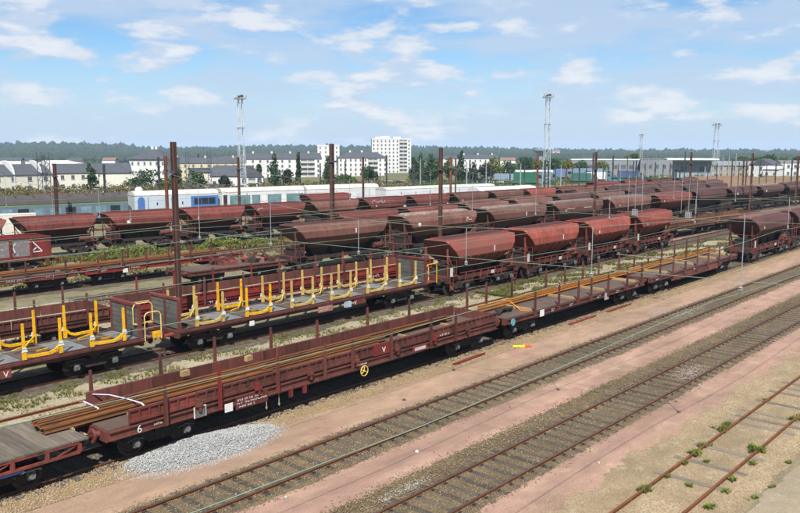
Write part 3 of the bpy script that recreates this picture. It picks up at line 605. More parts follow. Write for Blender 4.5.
def hopper(kind, label, tr, X, mat, roof=None, lod=0, group=None, cat="wagon", mark=0, flip=False, plate=True):
    p = HOP[kind]; (x, y), a = tpos(tr, X); L = p["L"]; h = L / 2 - .62
    root = thing("hopper_wagon", label, cat, (x, y, 0), a + (PI if flip else 0), group)
    place(cached(("hull", kind), lambda: hull_mb2(p), mat), "hull", root, mat=mat)
    place(cached(("underframe", kind), lambda: under_mb(L), UNDER), "underframe", root, mat=BROWN if lod == 0 else UNDER)
    n = 3 if p["bx"] > 2.6 else 2
    for i in range(n): place(cached(("discharge_chute", kind, i), lambda i=i: chutes_mb(p, i), UNDER), "discharge_chute", root, (-p["bx"] + 2 * p["bx"] / n * (i + .5), 0, 0), mat=UNDER)
    hx, zt, hy = p["hx"], p["zt"], p["hyt"]
    if roof:
        place(cached(("roof_cover", kind), lambda: MB().rings([hull_ring(hx - .75, .62, zt - .01, .1), hull_ring(hx - .78, .60, zt + .10, .12), hull_ring(hx - .95, .36, zt + .20, .12)]), roof), "roof_cover", root, mat=roof)
    else:
        def rim():
            b = MB()
            for s in (-1, 1):
                b.box(-hx + .3, hx - .3, s * .62 - .04, s * .62 + .04, zt - .02, zt + .09); b.box(s * (hx - .3) - .04, s * (hx - .3) + .04, -.58, .58, zt - .02, zt + .09)
            return b
        place(cached(("loading_rim", kind), rim, mat), "loading_rim", root, mat=mat)
        place(cached(("dark_opening", kind), lambda: MB().box(-hx + .36, hx - .36, -.56, .56, zt, zt + .03), UNDER), "dark_opening", root, mat=UNDER)  # flat dark sheet stands for the shaded inside of the loading opening
    bogie(root, -h + 1.35, 1.8, lod=lod); bogie(root, h - 1.35, 1.8, lod=lod)
    if lod == 2:
        for s in (-1, 1): place(cached(("equipment_box", kind, 2), lambda: MB().box(.2, 1.3, -.9, .9, 1.25, 2.0), UNDER), "equipment_box", root, (s * h, 0, 0), 0 if s < 0 else PI, mat=UNDER)
    if lod < 2:
        buffers(root, h + .06, UNDER, lod)
        for s in (-1, 1):
            place(cached(("end_platform", kind), lambda: MB().box(-.02, 1.15, -1.25, 1.25, 1.262, 1.30), UNDER), "end_platform", root, (s * h, 0, 0), 0 if s < 0 else PI, mat=BROWN)
            for q in (-.95, .95):
                place(cached(("end_strut", kind), lambda: MB().bar((.25, 0, 1.26), (.20, 0, zt - .55), .09).bar((1.05, 0, 1.26), (.21, 0, zt - .9), .07), mat), "end_strut", root, (s * h, q, 0), 0 if s < 0 else PI, mat=mat)
            place(cached(("equipment_box", kind), lambda: MB().box(.35, 1.25, -.85, .55, 1.302, 2.0).tube([(.5, -.2, 2.12), (1.3, -.2, 2.12)], .17, 10), UNDER), "equipment_box", root, (s * h, 0, 0), 0 if s < 0 else PI, mat=UNDER)
            place(cached(("air_tank", kind), lambda: MB().tube([(.5, .85, 1.55), (1.6, .85, 1.55)], .24, 10), UNDER), "air_tank", root, (s * h, 0, 0), 0 if s < 0 else PI, mat=BROWN)
            def rail():
                b = MB(); b.tube([(.02, -1.2, 1.27), (.02, -1.2, 2.42), (.9, -1.2, 2.42), (.9, -1.2, 1.27)], .028, 5); b.tube([(.02, -1.2, 1.85), (.9, -1.2, 1.85)], .022, 5); b.tube([(.02, -1.2, 2.42), (.02, 1.2, 2.42)], .025, 5); return b
            place(cached(("handrail", kind), rail, BROWN), "handrail", root, (s * h, 0, 0), 0 if s < 0 else PI, mat=BROWN if kind == "A" else REDB)
            def step():
                b = MB()
                for q in (0, .36): b.bar((q, 0, .35), (q, 0, 1.2), .035)
                for z in (.42, .68, .94): b.bar((0, 0, z), (.36, 0, z), .035)
                return b
            place(cached("ladder", step, BROWN), "ladder", root, (s * h - s * .25 - .18, -1.30, 0), mat=REDB if lod == 0 else BROWN)
        if lod == 0:
            w = p["bx"]
            place(cached(("control_shaft", kind), lambda: MB().tube([(-w - .5, -1.12, 1.42), (w + .5, -1.12, 1.42)], .035, 6), BROWN), "control_shaft", root, mat=RED if kind == "A" else BROWN)
            place(cached(("brake_pipe", kind), lambda: MB().tube([(-w - .3, -1.2, .78), (w + .3, -1.2, .78)], .03, 6), BROWN), "brake_pipe", root, mat=BROWN)
            for k in np.linspace(-w, w, 6): place(cached(("discharge_lever", 0), lambda: MB().bar((0, 0, .75), (.16, 0, 1.45), .05), BROWN), "discharge_lever", root, (k, -1.16, 0), mat=RED if kind == "A" else BROWN)
            for t in (-1, 1):
                for k in np.linspace(-w * .85, w * .85, 5): place(cached(("hull_bracket", kind), lambda: MB().bar((0, -.50, p["zc"] - .9), (0, -1.40, p["zc"] - .03), .07), mat), "hull_bracket", root, (k, 0, 0), 0 if t < 0 else PI, mat=mat)
            panel("placard", .30, .62, DWHITE, root, (-h + .1, -1.26, 1.32), .02)
            panel("placard", .45, .24, DWHITE, root, (1.0, -1.10, .98), .02)
    if mark:
        zc = p["zc"]
        me = cached(("mark", mark), lambda: MB().box(0, .10, -.012, 0, 0, .36).box(-.05, .15, -.012, 0, .32, .38) if mark == 1 else (MB().box(0, .36, -.012, 0, 0, .30) if mark == 2 else MB().box(0, .12, -.012, 0, 0, .22)), WHITE)
        place(me, "paint_mark", root, ((1.0 if mark == 1 else -p["cx"] + .8) + random.uniform(-.3, .3), -1.432, zc + .10), mat=WHITE)
    return root

def scribble(root, x, z, w, h, mat, seed, y=-1.445):
    r_ = random.Random(seed); b = MB(); px_, pz_ = 0.0, 0.0
    for i in range(int(w / .16)):
        qx, qz = i * .16 + r_.uniform(0, .12), r_.uniform(0, h); b.bar((px_, 0, pz_), (qx, 0, qz), .012, .06); px_, pz_ = qx, qz
    b.build("graffiti", mat, root, (x, y, z))
# nearest red hoppers, behind the flat wagons
cols2 = [(SALMON, "first, next to the flat wagons, with a pale brown dusted side"), (SALMON, "second, with two faint stains on its side"), (SALMON, "third, evenly faded"), (SALMON, "last, at the right end before the gap")]
names2 = ["dusty red hopper wagon coupled right behind the flat wagons with yellow stakes", "second bleached red hopper wagon in the near red row, above the green weeds",
          "third bleached red hopper wagon in the near red row", "last bleached red hopper wagon of the near red row, beside the pink walkway"]
for i, X in enumerate((46.4, 56.0, 65.6, 75.1)):
    hopper("A", names2[i], "T2", X, [material("dusted salmon paint", (0.20, 0.072, 0.056), (0.16, 0.066, 0.055), 0.7, 0.62, c3=(0.22, 0.06, 0.045), c3amt=0.5, c3scale=0.8, fine=.1), SALMON, SALMON, SALMON][i], None, 0, "red hopper wagons in the near row", mark=1 if i < 2 else 3)
# maroon hoppers at the right end of the nearest train
hopper("B", "dark maroon hopper wagon coupled to the nearest train's last flat wagon", "T1", 77.7, MAROON, DUSTY, 0, "maroon hopper wagons of the nearest train", mark=3)
hopper("B", "maroon hopper wagon cut by the right edge in the nearest train", "T1", 89.5, MAROON, DUSTY, 1, "maroon hopper wagons of the nearest train")
# the dusty middle row with pale roof covers
mats3 = [DUSTY, DUSTY, DUSTY, DUSTY, DUSTY, RED, MAROON, MAROON, MAROON, MAROON, MAROON]
for i, X in enumerate([47.2, 59.6, 71.6, 83.3, 95.2, 107, 118.6, 130.3, 142, 153.7]):
    lab = "%s hopper wagon from the left in the dusty middle row%s" % (ORD[i], ", with a pale roof cover" if i in (1, 2, 3, 4) else "")
    w3 = hopper("B", lab, "T3h", X, mats3[i], [None, GREYRF, GREYRF, GREYRF, GREYRF, DUSTY, MAROON, MAROON, GREYRF, MAROON][i], 1 if i < 5 else 2, "hopper wagons of the dusty middle row", mark=[1, 2, 1, 3, 3, 3, 0, 2, 2, 0][i])
    if i == 1: scribble(w3, 3.2, 2.95, .8, .4, WHITE, 8)
    if i == 3: scribble(w3, -3.0, 3.1, 1.6, .14, DWHITE, 9); scribble(w3, .4, 3.1, 1.8, .14, DWHITE, 10)
for i, X in enumerate([57.2, 66.8, 76.4, 86.0, 95.6, 105.2, 114.8, 124.4, 134, 143.6]):
    hopper("A", "%s hopper wagon from the left in the row behind the dusty middle row" % ORD[i], "T4", X, [RED, RED, DUSTY, DUSTY, MAROON, DUSTY, MAROON, MAROON, MAROON, MAROON][i], None if i < 2 else (DUSTY if i < 5 else MAROON), 2, "hopper wagons behind the dusty middle row", mark=1 if i == 0 else 0)
mats5 = [RED, BROWN, RED, RED, RED, DUSTY, RED, RED, RED, DUSTY, RED, SALMON, RED, DUSTY, RED, DUSTY]
for i in range(16):
    X = 26.0 + 8.15 * i
    w5 = hopper("S", "%s hopper wagon from the left in the long far row before the coaches" % ORD[i], "T5", X, [RED, RED, RED, RED, RED, DUSTY, RED, RED, DUSTY, DUSTY, SALMON, RED, RED, DUSTY, RED, DUSTY][i], None, 1 if i < 5 else 2, "hopper wagons of the long far row", mark=[0, 0, 2, 3, 0, 0, 3, 0, 3, 0, 0, 0, 0, 0, 0, 0][i])
    if i == 6: scribble(w5, -2.7, 3.15, 2.4, .42, DWHITE, 5, -1.40)
    if i == 4: scribble(w5, -3.1, 3.2, .8, .3, DWHITE, 6, -1.36)
hopper("S", "lone hopper wagon standing before the white coaches", "T6", 75.6, RED, None, 2)
for i, X in enumerate([138, 147, 156, 166]):
    hopper("S", "%s hopper wagon from the left in the farthest short row at the right" % ORD[i], "T6", X, [RED, RED, MAROON, MAROON][i], None, 2, "hopper wagons of the farthest short row")
for i, X in enumerate([112, 121, 130, 139, 148, 157]):
    hopper("A", "%s hopper wagon from the left in the right-hand row behind the dusty wagons" % ORD[i], "T45", X, [DUSTY, MAROON, MAROON, MAROON, MAROON, MAROON][i], MAROON, 2, "hopper wagons of the right-hand far row")

# ================================================================== THE NEAREST TRAIN (rail wagons)
def flat_under(h, w=1.30, z0=.92, z1=1.20, belly=0.0):
    b = MB()
    for s in (-1, 1):
        y0, y1 = s * w - .06, s * w + .06
        if belly:
            b.prism([(-h, z1), (-h, z0), (-h * .62, z0), (-h * .48, z0 - belly), (h * .48, z0 - belly), (h * .62, z0), (h, z0), (h, z1)], y0, y1, 'y')
        else: b.box(-h, h, y0, y1, z0, z1)
        b.box(-h, h, s * (w + .085) - .04, s * (w + .085) + .04, z1 - .05, z1); b.box(-h, h, s * (w + .085) - .04, s * (w + .085) + .04, z0, z0 + .04) if not belly else None
        b.box(s * h - .07, s * h + .07, -w, w, z0 - .05, z1 - .004)
    b.box(-h + .07, h - .07, -.2, .2, z0, z1 - .01)
    for k in np.arange(-h + 1.2, h - .8, 1.5): b.box(k - .05, k + .05, -w, w, z0 + .05, z1 - .02)
    return b
def side_panel_mb(w, t=1.0):
    """drop side: plate, top and bottom flanges, upright ribs; faces -y, stands on z=0, 0.5 high"""
    b = MB(); b.box(0, w, -.02, .02, 0, .50); b.box(0, w, -.075, -.02, .43, .50); b.box(0, w, -.075, -.02, .06, .17)
    n = max(2, round(w / .36))
    for i in range(n + 1):
        x = i * w / n; b.box(max(0, x - .028), min(w, x + .028), -.07, -.02, .17, .43)
    return b
def stake_mb(h):
    b = MB(); b.box(-.055, .055, -.05, .05, 0, h * .55)
    return b.rings([[(-.055, -.05, h * .55), (.055, -.05, h * .55), (.055, .05, h * .55), (-.055, .05, h * .55)], [(-.04, -.035, h), (.04, -.035, h), (.04, .035, h), (-.04, .035, h)]], False, True)
def clasp_mb():
    return MB().cbox(0, 0, 0, .16, .10, .30).cbox(0, -.06, -.05, .30, .06, .12).cbox(.05, -.04, -.22, .10, .08, .16)

# --- plank-decked wagon cut by the left edge
pw = thing("plank_flat_wagon", "flat wagon with weathered plank deck and red open side frame at the left edge", "wagon", (2.5, 24.1, 0))
b = MB()
for s in (-1, 1):
    y = s * 1.34; b.box(-8.5, 8.5, y - .05, y + .05, 1.10, 1.185); b.box(-8.5, 8.5, y - .05, y + .05, .80, .87)
    for k in np.arange(-8.5, 8.6, 1.0): b.box(k - .06, k + .06, y - .045, y + .045, .86, 1.11)
    for k in np.arange(-8.2, 8.4, 2.0): b.bar((k, y, .86), (k + .7, y, 1.12), .05)
    b.box(s * 8.5 - .07, s * 8.5 + .07, -1.29, 1.29, .84, 1.18)
b.build("side_frame", RED, pw)
b = MB(); b.box(-8.4, 8.4, -.3, .3, .75, 1.10)
for k in np.arange(-8, 8.4, 1.0): b.box(k - .05, k + .05, -1.28, 1.28, .98, 1.12)
b.build("underframe", UNDER, pw)
me = MB().box(-.135, .135, -1.40, 1.40, 0, .06).mesh("plank", PLANK)
k = -8.42
while k < 8.5:
    w = random.uniform(.24, .30); o = place(me, "plank", pw, (k + w / 2, random.uniform(-.012, .012), 1.19 + random.uniform(-.006, .006)), random.uniform(-.004, .004)); o.scale = ((w - .014) / .27, 1, 1); k += w
bogie(pw, -6.4); bogie(pw, 6.2); buffers(pw, 8.55, RED)
panel("label_strip", 2.0, .09, DWHITE, pw, (3.6, -1.40, .885), .012)
dashes([.95], 2.0, .09, RED, pw, (3.62, -1.414, .885), seed=4)
panel("blue_rail", 3.4, .045, BLUE, pw, (3.4, -1.40, .74), .02)

# --- long low-sided wagon loaded with rails
LX = 22.5; H = 10.55
lw = thing("low_sided_wagon", "long brown-red low-sided wagon loaded with rails, number 6 on its frame", "wagon", (LX, 24.1, 0))
flat_under(H, 1.30, .90, 1.20).build("underframe", BROWN, lw)
MB().box(-H, H, -1.30, 1.30, 1.203, 1.235).build("deck", DECKB, lw)
w = (2 * H - .7) / 8
for i in range(8):
    x0 = -H + .7 + i * w
    bm = cached(("side_panel", round(w, 2)), lambda: side_panel_mb(w - .05), RED)
    place(bm, "side_panel", lw, (x0, -1.345, 1.245), mat=[RED, BROWN, BROWN, BROWN, BROWN, REDB if False else BROWN, BROWN, BROWN][i])
    place(bm, "side_panel", lw, (x0 + w - .05, 1.345, 1.245), PI, mat=BROWN)
    cm = cached("clasp", clasp_mb, RED)
    if i: place(cm, "clasp", lw, (x0 - .02, -1.44, 1.36), mat=[RED, BROWN, REDB, BROWN, RED, BROWN, REDB, BROWN][i])
MB().box(-.025, .025, -1.3, 1.3, 0, .42).build("end_flap", BROWN, lw, (H - .03, 0, 1.245))
for x, z1, m in ((13.9, 2.30, BROWN), (16.05, 2.60, REDB), (18.65, 2.64, RED), (21.05, 2.36, BROWN), (22.6, 2.22, BROWN), (24.95, 2.33, BROWN), (27.65, 2.6, BROWN), (29.5, 2.42, BROWN)):
    place(cached(("stake", z1), lambda: stake_mb(z1 - .93), m), "stake", lw, (x - LX, -1.50, .93), mat=m)
for x, z1, m in ((12.9, 2.45, BROWN), (15.6, 2.5, BROWN), (18.0, 2.7, BROWN), (20.8, 2.6, BROWN), (23.4, 2.5, RED), (26.6, 2.6, BROWN), (29.6, 2.55, BROWN)):
    place(cached(("stake", z1), lambda: stake_mb(z1 - .93), m), "stake", lw, (x - LX, 1.50, .93), mat=m)
bogie(lw, -H + 2.0, 1.9); bogie(lw, H - 2.0, 1.9); buffers(lw, H + .05, BROWN)
b = MB(); R = .21; n = 20
b.tube([(R * math.cos(2 * PI * j / n), 0, R * math.sin(2 * PI * j / n)) for j in range(n + 1)], .022, 6, False)
for j in range(3): a = PI / 2 + j * 2 * PI / 3; b.tube([(0, 0, 0), (R * math.cos(a), 0, R * math.sin(a))], .02, 5)
b.tube([(0, -.03, 0), (0, .14, 0)], .035, 8)
b.build("handwheel", material("yellow handwheel paint", (0.55, 0.42, 0.14), (0.42, 0.32, 0.10), 3.0, .6), lw, (23.26 - LX, -1.52, .80))
letter("6", .36, WHITE, lw, (12.88 - LX, -1.43, .93))
panel("number_plate", 1.45, .42, RED, lw, (16.75 - LX, -1.43, .72), .014)
dashes([.85, 1.0, .6], 1.3, .36, WHITE, lw, (16.82 - LX, -1.446, .75), seed=3)
panel("paper_label", .34, .30, WHITE, lw, (16.28 - LX, -1.43, .74), .014)
panel("chalk_board", .42, .34, DECKG, lw, (15.05 - LX, -1.445, .88), .014)
panel("board_frame", .50, .40, WHITE, lw, (15.01 - LX, -1.43, .85), .008)
panel("red_board", 1.15, .47, REDB, lw, (23.9 - LX, -1.425, 1.26), .03)
letter("V", .36, WHITE, lw, (24.42 - LX, -1.458, 1.33))
panel("label_strip", .75, .14, DWHITE, lw, (26.6 - LX, -1.43, .98), .012)
panel("label_surround", 1.0, .26, REDB, lw, (26.45 - LX, -1.425, .92), .008)
dashes([.5], .7, .12, WHITE, lw, (13.5 - LX, -1.43, 1.0), seed=9); dashes([.6], 1.0, .12, WHITE, lw, (22.9 - LX, -1.43, 1.02), seed=11); dashes([.8], .8, .16, WHITE, lw, (28.4 - LX, -1.425, 1.3), seed=12)
for x, y in ((19.35, -1.40), (20.05, -1.40)):
    MB().box(-.09, .09, -.03, .03, -.34, 0).build("bracket", REDB, lw, (x - LX, y, .92))
for x in (18.15, 18.75): MB().tube([(0, 0, 0), (0, 0, -.34), (.03, 0, -.42), (0, 0, -.48), (-.03, 0, -.42), (0, 0, -.36)], .018, 5).build("chain_hook", material("pale hook", (.35, .3, .2)), lw, (x - LX, -1.42, .88))

# rails loaded in it
RH = .155
def loaded_rail(x0, x1, y, z, label, group, mat=RAILO):
    o = rail_mb(0, x1 - x0, RH).build("loaded_rail", mat, None, (x0, y, z)); o.rotation_euler = (0, 0, random.uniform(-.0012, .0012))
    return tag(o, label, "rail", group)
lab1 = "rust-brown rail in the lower layer of the low-sided wagon"
for i, y in enumerate((23.80, 23.97, 24.20, 24.37, 24.62, 24.83, 25.02)):
    x0 = 10.42 + .06 * (i % 3); x1 = [19.4, 25.6, 26.3, 26.2, 31.8, 31.9, 31.7][i]
    loaded_rail(x0 if i < 5 else 12.6 + .3 * i, x1, y, 1.235 + .07, lab1 + ", %s from the near side" % ORD[i], "rails loaded in the low-sided wagon")
lab2 = "rust-brown rail in the upper layer of the low-sided wagon"
for i, y in enumerate((23.88, 24.10, 24.28, 24.52)):
    loaded_rail(10.32 + .05 * (i % 2), [18.9, 19.3, 25.4, 31.2][i], y, 1.235 + .07 + RH + .003, lab2 + ", %s from the near side" % ORD[i], "upper rails loaded in the low-sided wagon")
lab3 = "short rail in the right end of the low-sided wagon"
for i, y in enumerate(np.arange(23.3, 23.9, .16)): loaded_rail(26.0 + .2 * i, 32.4 - .1 * i, y, 1.236, lab3 + ", %s from the near side" % ORD[i], "short rails in the low-sided wagon")
for i, x in enumerate((13.2, 16.6, 20.2, 23.8, 27.6, 30.8)):
    tag(MB().box(-.05, .05, -1.2, 1.2, 0, .068).build("timber_batten", TIMBER, None, (x, 24.1, 1.2355)), "%s thin timber batten under the loaded rails, from the left" % ORD[i], "batten", "battens under the loaded rails")
for i, (x, y) in enumerate(((14.05, 23.25), (16.5, 23.1), (16.3, 25.1), (19.2, 25.05))):
    tag(MB().cbox(0, 0, .1, .34, .16, .20).build("timber_block", TIMBER, None, (x, y, 1.236 if y < 24 else 1.236 + .07 + 2 * RH + .004), random.uniform(-.2, .2)),
        ["pale timber block by the near side board, left one", "pale timber block by the near side board under a red stake", "pale timber block on the rails by the far board, left one", "pale timber block on the rails by the far board, right one"][i], "block")
STRAPW = material("lilac-white strap", (0.62, 0.58, 0.72), (0.52, 0.48, 0.62), 3.0, .7)
for x, lab in ((12.25, "white lashing strap over the left ends of the loaded rails"), (13.35, "long white lashing strap from the far board across the loaded rails")):
    zt = 1.235 + .07 + 2 * RH + .02
    pts = [(0, 23.86, 1.25), (0, 23.88, zt - RH), (.02, 23.98, zt), (.05, 25.0, zt), (.1, 25.35, zt - .12)] if x < 13 else [(.25, 22.85, 1.3), (.15, 23.4, 1.62), (.05, 24.0, zt + .01), (-.15, 24.95, zt + .02), (-.5, 25.42, 1.66)]
    b = MB()
    for p, q_ in zip(pts, pts[1:]): b.bar(p, q_, .05, .012)
    tag(b.build("lashing_strap", STRAPW, None, (x, 0, 0)), lab, "strap")

# --- two flat wagons with stakes
def stake_flat(label, x0, x1, near, far, belly, mark):
    cx = (x0 + x1) / 2; h = (x1 - x0) / 2
    r = thing("stake_flat_wagon", label, "wagon", (cx, 24.1, 0), group="flat wagons with stakes in the nearest train")
    flat_under(h, 1.28, .93, 1.20, belly).build("underframe", BROWN, r)
    n = round(2 * h / 2.3); w = 2 * h / n
    pm = MB().box(0, w - .03, -1.30, 1.30, 0, .04).mesh("deck_plate", DECKB)
    for i in range(n): place(pm, "deck_plate", r, (-h + i * w, 0, 1.204))
    for i, x in enumerate(near): place(cached(("stake", 1.5), lambda: stake_mb(1.5), BROWN), "stake", r, (x - cx, -1.43, .98 + random.uniform(-.05, .05)), mat=BROWN)
    for i, x in enumerate(far): place(cached(("stake", 1.5), lambda: stake_mb(1.5), BROWN), "stake", r, (x - cx, 1.43, 1.08 + random.uniform(-.05, .1)), mat=BROWN)
    pk = cached("stake_pocket", lambda: MB().cbox(0, 0, 0, .20, .12, .22), BROWN)
    for x in near: place(pk, "stake_pocket", r, (x - cx, -1.43, 1.06), mat=BROWN)
    bogie(r, -h + 1.9); bogie(r, h - 1.9); buffers(r, h + .04, BROWN)
    return r
f1 = stake_flat("brown flat wagon with tall stakes carrying two orange rails, behind the low-sided wagon", 34.05, 50.3, (36.6, 39.1, 41.3, 42.85, 45.0, 47.6, 49.7), (34.3, 36.1, 38.65, 42.4, 44.7, 47.0, 49.2), 0, 1)
f2 = stake_flat("brown flat wagon with deep belly frame, coupled before the maroon hopper", 51.6, 68.0, (52.6, 54.8, 57.0, 59.2, 61.4, 63.7, 66.2), (52.2, 54.6, 57.0, 59.4, 61.8, 64.2, 66.6), .34, 1)
panel("paper_label", .42, .36, WHITE, f1, (37.15 - 42.175, -1.40, .86), .014)
MB().disc((0, 0, 0), .19, .03, 16).build("turquoise_disc", material("turquoise paint", (.12, .34, .33), (.10, .28, .28)), f1, (34.5 - 42.175, -1.42, 1.0))
for i, x in enumerate((38.3, 40.3, 43.6, 46.1, 48.8)): dashes([.8, .5], .5, .2, WHITE, f1, (x - 42.175, -1.43, .95), seed=20 + i)
panel("pale_plate", .55, .42, material("pale grey-pink plate", (.40, .34, .32)), f1, (44.6 - 42.175, -1.40, .72), .014)
panel("red_patch", .5, .18, REDB, f1, (47.2 - 42.175, -1.41, .98), .012)
panel("red_patch", .9, .16, REDB, f2, (54.6 - 59.8, -1.41, .66), .012)
for i, (x, y) in enumerate([(52.0, -1.42), (58.5, -1.42)]): dashes([.8], .5, .16, WHITE, f2, (x - 59.8, y, 1.0), seed=30 + i)
beams = (36.6, 41.1, 44.9, 49.2, 54.2, 59.6, 64.0, 66.8)
for i, x in enumerate(beams):
    tag(MB().box(-.09, .09, -1.22, 1.22, 0, .13).build("timber_beam", TIMBER, None, (x, 24.1, 1.2455), random.uniform(-.05, .05)),
        "%s pale timber beam from the left laid across the stake wagons under orange rails" % ORD[i], "beam", "timber beams across the stake wagons")
for i, y in enumerate((24.55, 24.78, 25.0)):
    o = rail_mb(0, 34.2 - .3 * i, RH).build("loaded_rail", RAILOB, None, (33.9 + .35 * i, y, 1.2455 + .132))
    tag(o, "long bright orange rail across both stake wagons, %s from the near side" % ORD[i], "rail", "long orange rails on the stake wagons")
b = MB()
for p, q_ in zip([(36.2, 25.3, 1.30), (36.6, 24.9, 1.60), (36.75, 24.4, 1.58), (36.3, 23.4, 1.26)], [(36.6, 24.9, 1.60), (36.75, 24.4, 1.58), (36.3, 23.4, 1.26), (36.45, 22.95, 1.26)]): b.bar(p, q_, .05, .02)
tag(b.build("lashing_strap", ORANGE, None), "orange lashing strap over the orange rails by the first beam", "strap")
# gear lying at the left end of the first stake wagon
tag(MB().tube([(0, 0, .1), (.7, .1, .25), (1.3, -.1, .22), (1.9, .1, .12)], .09, 8).cbox(1.0, .25, .12, 1.3, .22, .22).build("coupling_gear", UNDER, None, (34.3, 23.5, 1.245), .15), "dark heap of coupling gear on the first stake wagon's left end", "gear")
# signs of wear on the ground: red and white pipes, a yellow and red tool
for (x, y, l, a, lab) in ((29.0, 22.25, 2.6, .06, "red pipe lying in the shade under the low-sided wagon's right end"), (40.2, 22.55, 3.2, .02, "red pipe lying on the clay under the first stake wagon"), (45.0, 22.6, 3.2, .02, "long red pipe lying under the stake wagon's middle")):
    tag(MB().tube([(0, 0, 0), (l, 0, 0)], .055, 8).tube([(0, .1, 0), (l * .9, .1, 0)], .03, 6).build("red_pipe", REDB, None, (x, y, GZ + .075), a), lab, "pipe")
tool = thing("marker_stick", "yellow marker stick with red tip on the tan walkway", "stick", (33.7, 22.15, GZ + .06), -.78)
MB().tube([(0, 0, 0), (.62, 0, 0)], [.05, .07], 8).build("stick", material("bright yellow", (.70, .62, .05)), tool)
MB().tube([(.62, 0, 0), (.95, 0, 0)], [.08, .05], 8).build("tip", material("bright orange red", (.65, .10, .03)), tool)

# ================================================================== FLAT WAGONS WITH YELLOW STAKES (second train)
def stake_u_mb():
    """a pair of uprights joined low down by a curved bar, lengthwise; origin midway on the deck edge"""
    b = MB()
    for s in (-1, 1):
        b.rings([[(s * .77 + i * .07, j * .06, 0) for i, j in ((-1, -1), (1, -1), (1, 1), (-1, 1))], [(s * .77 + i * .07, j * .06, .30) for i, j in ((-1, -1), (1, -1), (1, 1), (-1, 1))],
                 [(s * .775 + i * .05, j * .05, .50) for i, j in ((-1, -1), (1, -1), (1, 1), (-1, 1))], [(s * .78 + i * .045, j * .045, 1.52) for i, j in ((-1, -1), (1, -1), (1, 1), (-1, 1))]])
    pts = [(-.74, 0, .16), (-.45, 0, .10), (.30, 0, .09), (.55, 0, .17), (.72, 0, .34)]
    for p, q in zip(pts, pts[1:]): b.bar(p, q, .09, .12)
    b.bar((-.74, .06, .34), (-.1, .62, .10), .06); b.bar((-.1, .62, .10), (.6, .9, .07), .06)
    return b
def plate_mb(): return MB().prism([(-.13, 0), (.13, 0), (.07, .20), (-.07, .20)], -.012, 0, 'y')
def yellow_flat(label, x0, x1, pairs, wall_l, wall_r):
    cx = (x0 + x1) / 2; h = (x1 - x0) / 2
    r = thing("stake_bed_wagon", label, "wagon", (cx, 34.25, 0), group="flat wagons with yellow stakes")
    b = MB()
    for s in (-1, 1):
        b.box(-h, h, s * 1.40 - .05, s * 1.40 + .05, 1.16, 1.27); b.box(-h, h, s * 1.31 - .03, s * 1.31 + .03, .98, 1.20); b.box(-h, h, s * 1.24 - .035, s * 1.24 + .035, 1.25, 1.31)
        b.box(s * h - .08, s * h + .08, -1.3, 1.3, .9, 1.25)
    b.box(-h, h, -.22, .22, .85, 1.18)
    for k in np.arange(-h + .6, h, 1.5): b.box(k - .06, k + .06, -1.25, 1.25, 1.0, 1.22)
    b.build("underframe", BROWN, r)
    MB().box(-h + .02, h - .02, -1.2, 1.2, 1.19, 1.215).build("deck_pan", DECKB, r)
    gp = cached("deck_plate_grey", lambda: MB().box(-.68, .68, -1.19, 1.19, 1.222, 1.262), DECKG); cb = cached("cross_beam", lambda: MB().box(-.07, .07, -1.19, 1.19, 1.215, 1.30), DECKB)
    um = cached("stake_pair", stake_u_mb, YELL); pm = cached("white_plate", plate_mb, WHITE)
    for i, (c, m) in enumerate(pairs):
        x = c - cx
        for s in (-1, 1):
            st = place(um, "stake_pair", r, (x, s * 1.25, 1.31), 0 if s < 0 else PI, mat=m)
            for t in (-.775, .775): place(pm, "plate", st, (t, -.064, .33), 0, mat=WHITE)
        place(gp, "deck_plate", r, (x + 1.5, 0, 0))
        for t in (-.74, .74): place(cb, "cross_beam", r, (x + t, 0, 0))
    for k, on in ((-1, wall_l), (1, wall_r)):
        if not on: continue
        x = k * (h - .08)
        for y in (-1.25, -.1, 1.2): MB().cbox(0, 0, .78, .12, .16, 1.56).build("end_post", RED, r, (x, y, 1.24))
        MB().cbox(0, 0, 0, .14, 2.62, .12).build("top_rail", RED, r, (x, -.025, 2.80))
        for j in range(6): MB().box(-.03, .03, -1.17, 1.12, .012, .228).build("end_plank", PLANKG, r, (x - k * .0, 0, 1.33 + j * .235))
    bogie(r, -h + 2.2); bogie(r, h - 2.2); buffers(r, h + .04, RED)
    return r
ya = yellow_flat("flat wagon with bright yellow stakes cut by the left edge, plank end wall at right", .9, 19.2, [(8.6, YELL), (11.6, YELL), (14.6, YELL), (17.55, YELL)], False, True)
yb = yellow_flat("flat wagon with one bright yellow and mostly pale yellow stakes, plank end walls", 21.15, 39.85, [(23.0, PALEY), (26.05, YELL), (29.1, PALEY), (32.1, PALEY), (35.1, PALEY), (38.0, PALEY)], True, True)
def hoop(parent, x0, x1, y, z0, z1, mat, loc0):
    pts = [(x0, y, z0), (x0, y, z1 - .18), (x0 + .08, y, z1 - .04), (x0 + .2, y, z1), (x1 - .2, y, z1), (x1 - .08, y, z1 - .04), (x1, y, z1 - .18), (x1, y, z0)]
    MB().tube([(p[0] - loc0, p[1], p[2]) for p in pts], .03, 6).build("handrail", mat, parent)
cxa = (.9 + 19.2) / 2; cxb = (21.15 + 39.85) / 2
PALER = material("pale yellow handrail", (.55, .40, .17), (.45, .32, .13), 3, .6)
hoop(ya, 18.95, 19.95, -1.0, 1.9, 2.85, PALER, cxa); hoop(ya, 19.35, 20.2, -1.3, 1.1, 2.42, PALER, cxa)
MB().box(-.45, .45, -.10, .10, 0, .05).build("step", PALER, ya, (19.45 - cxa, -1.0, 1.88)); MB().box(-.2, .2, -.04, .04, 0, .30).build("step_board", YELL, ya, (20.0 - cxa, -1.2, 1.15))
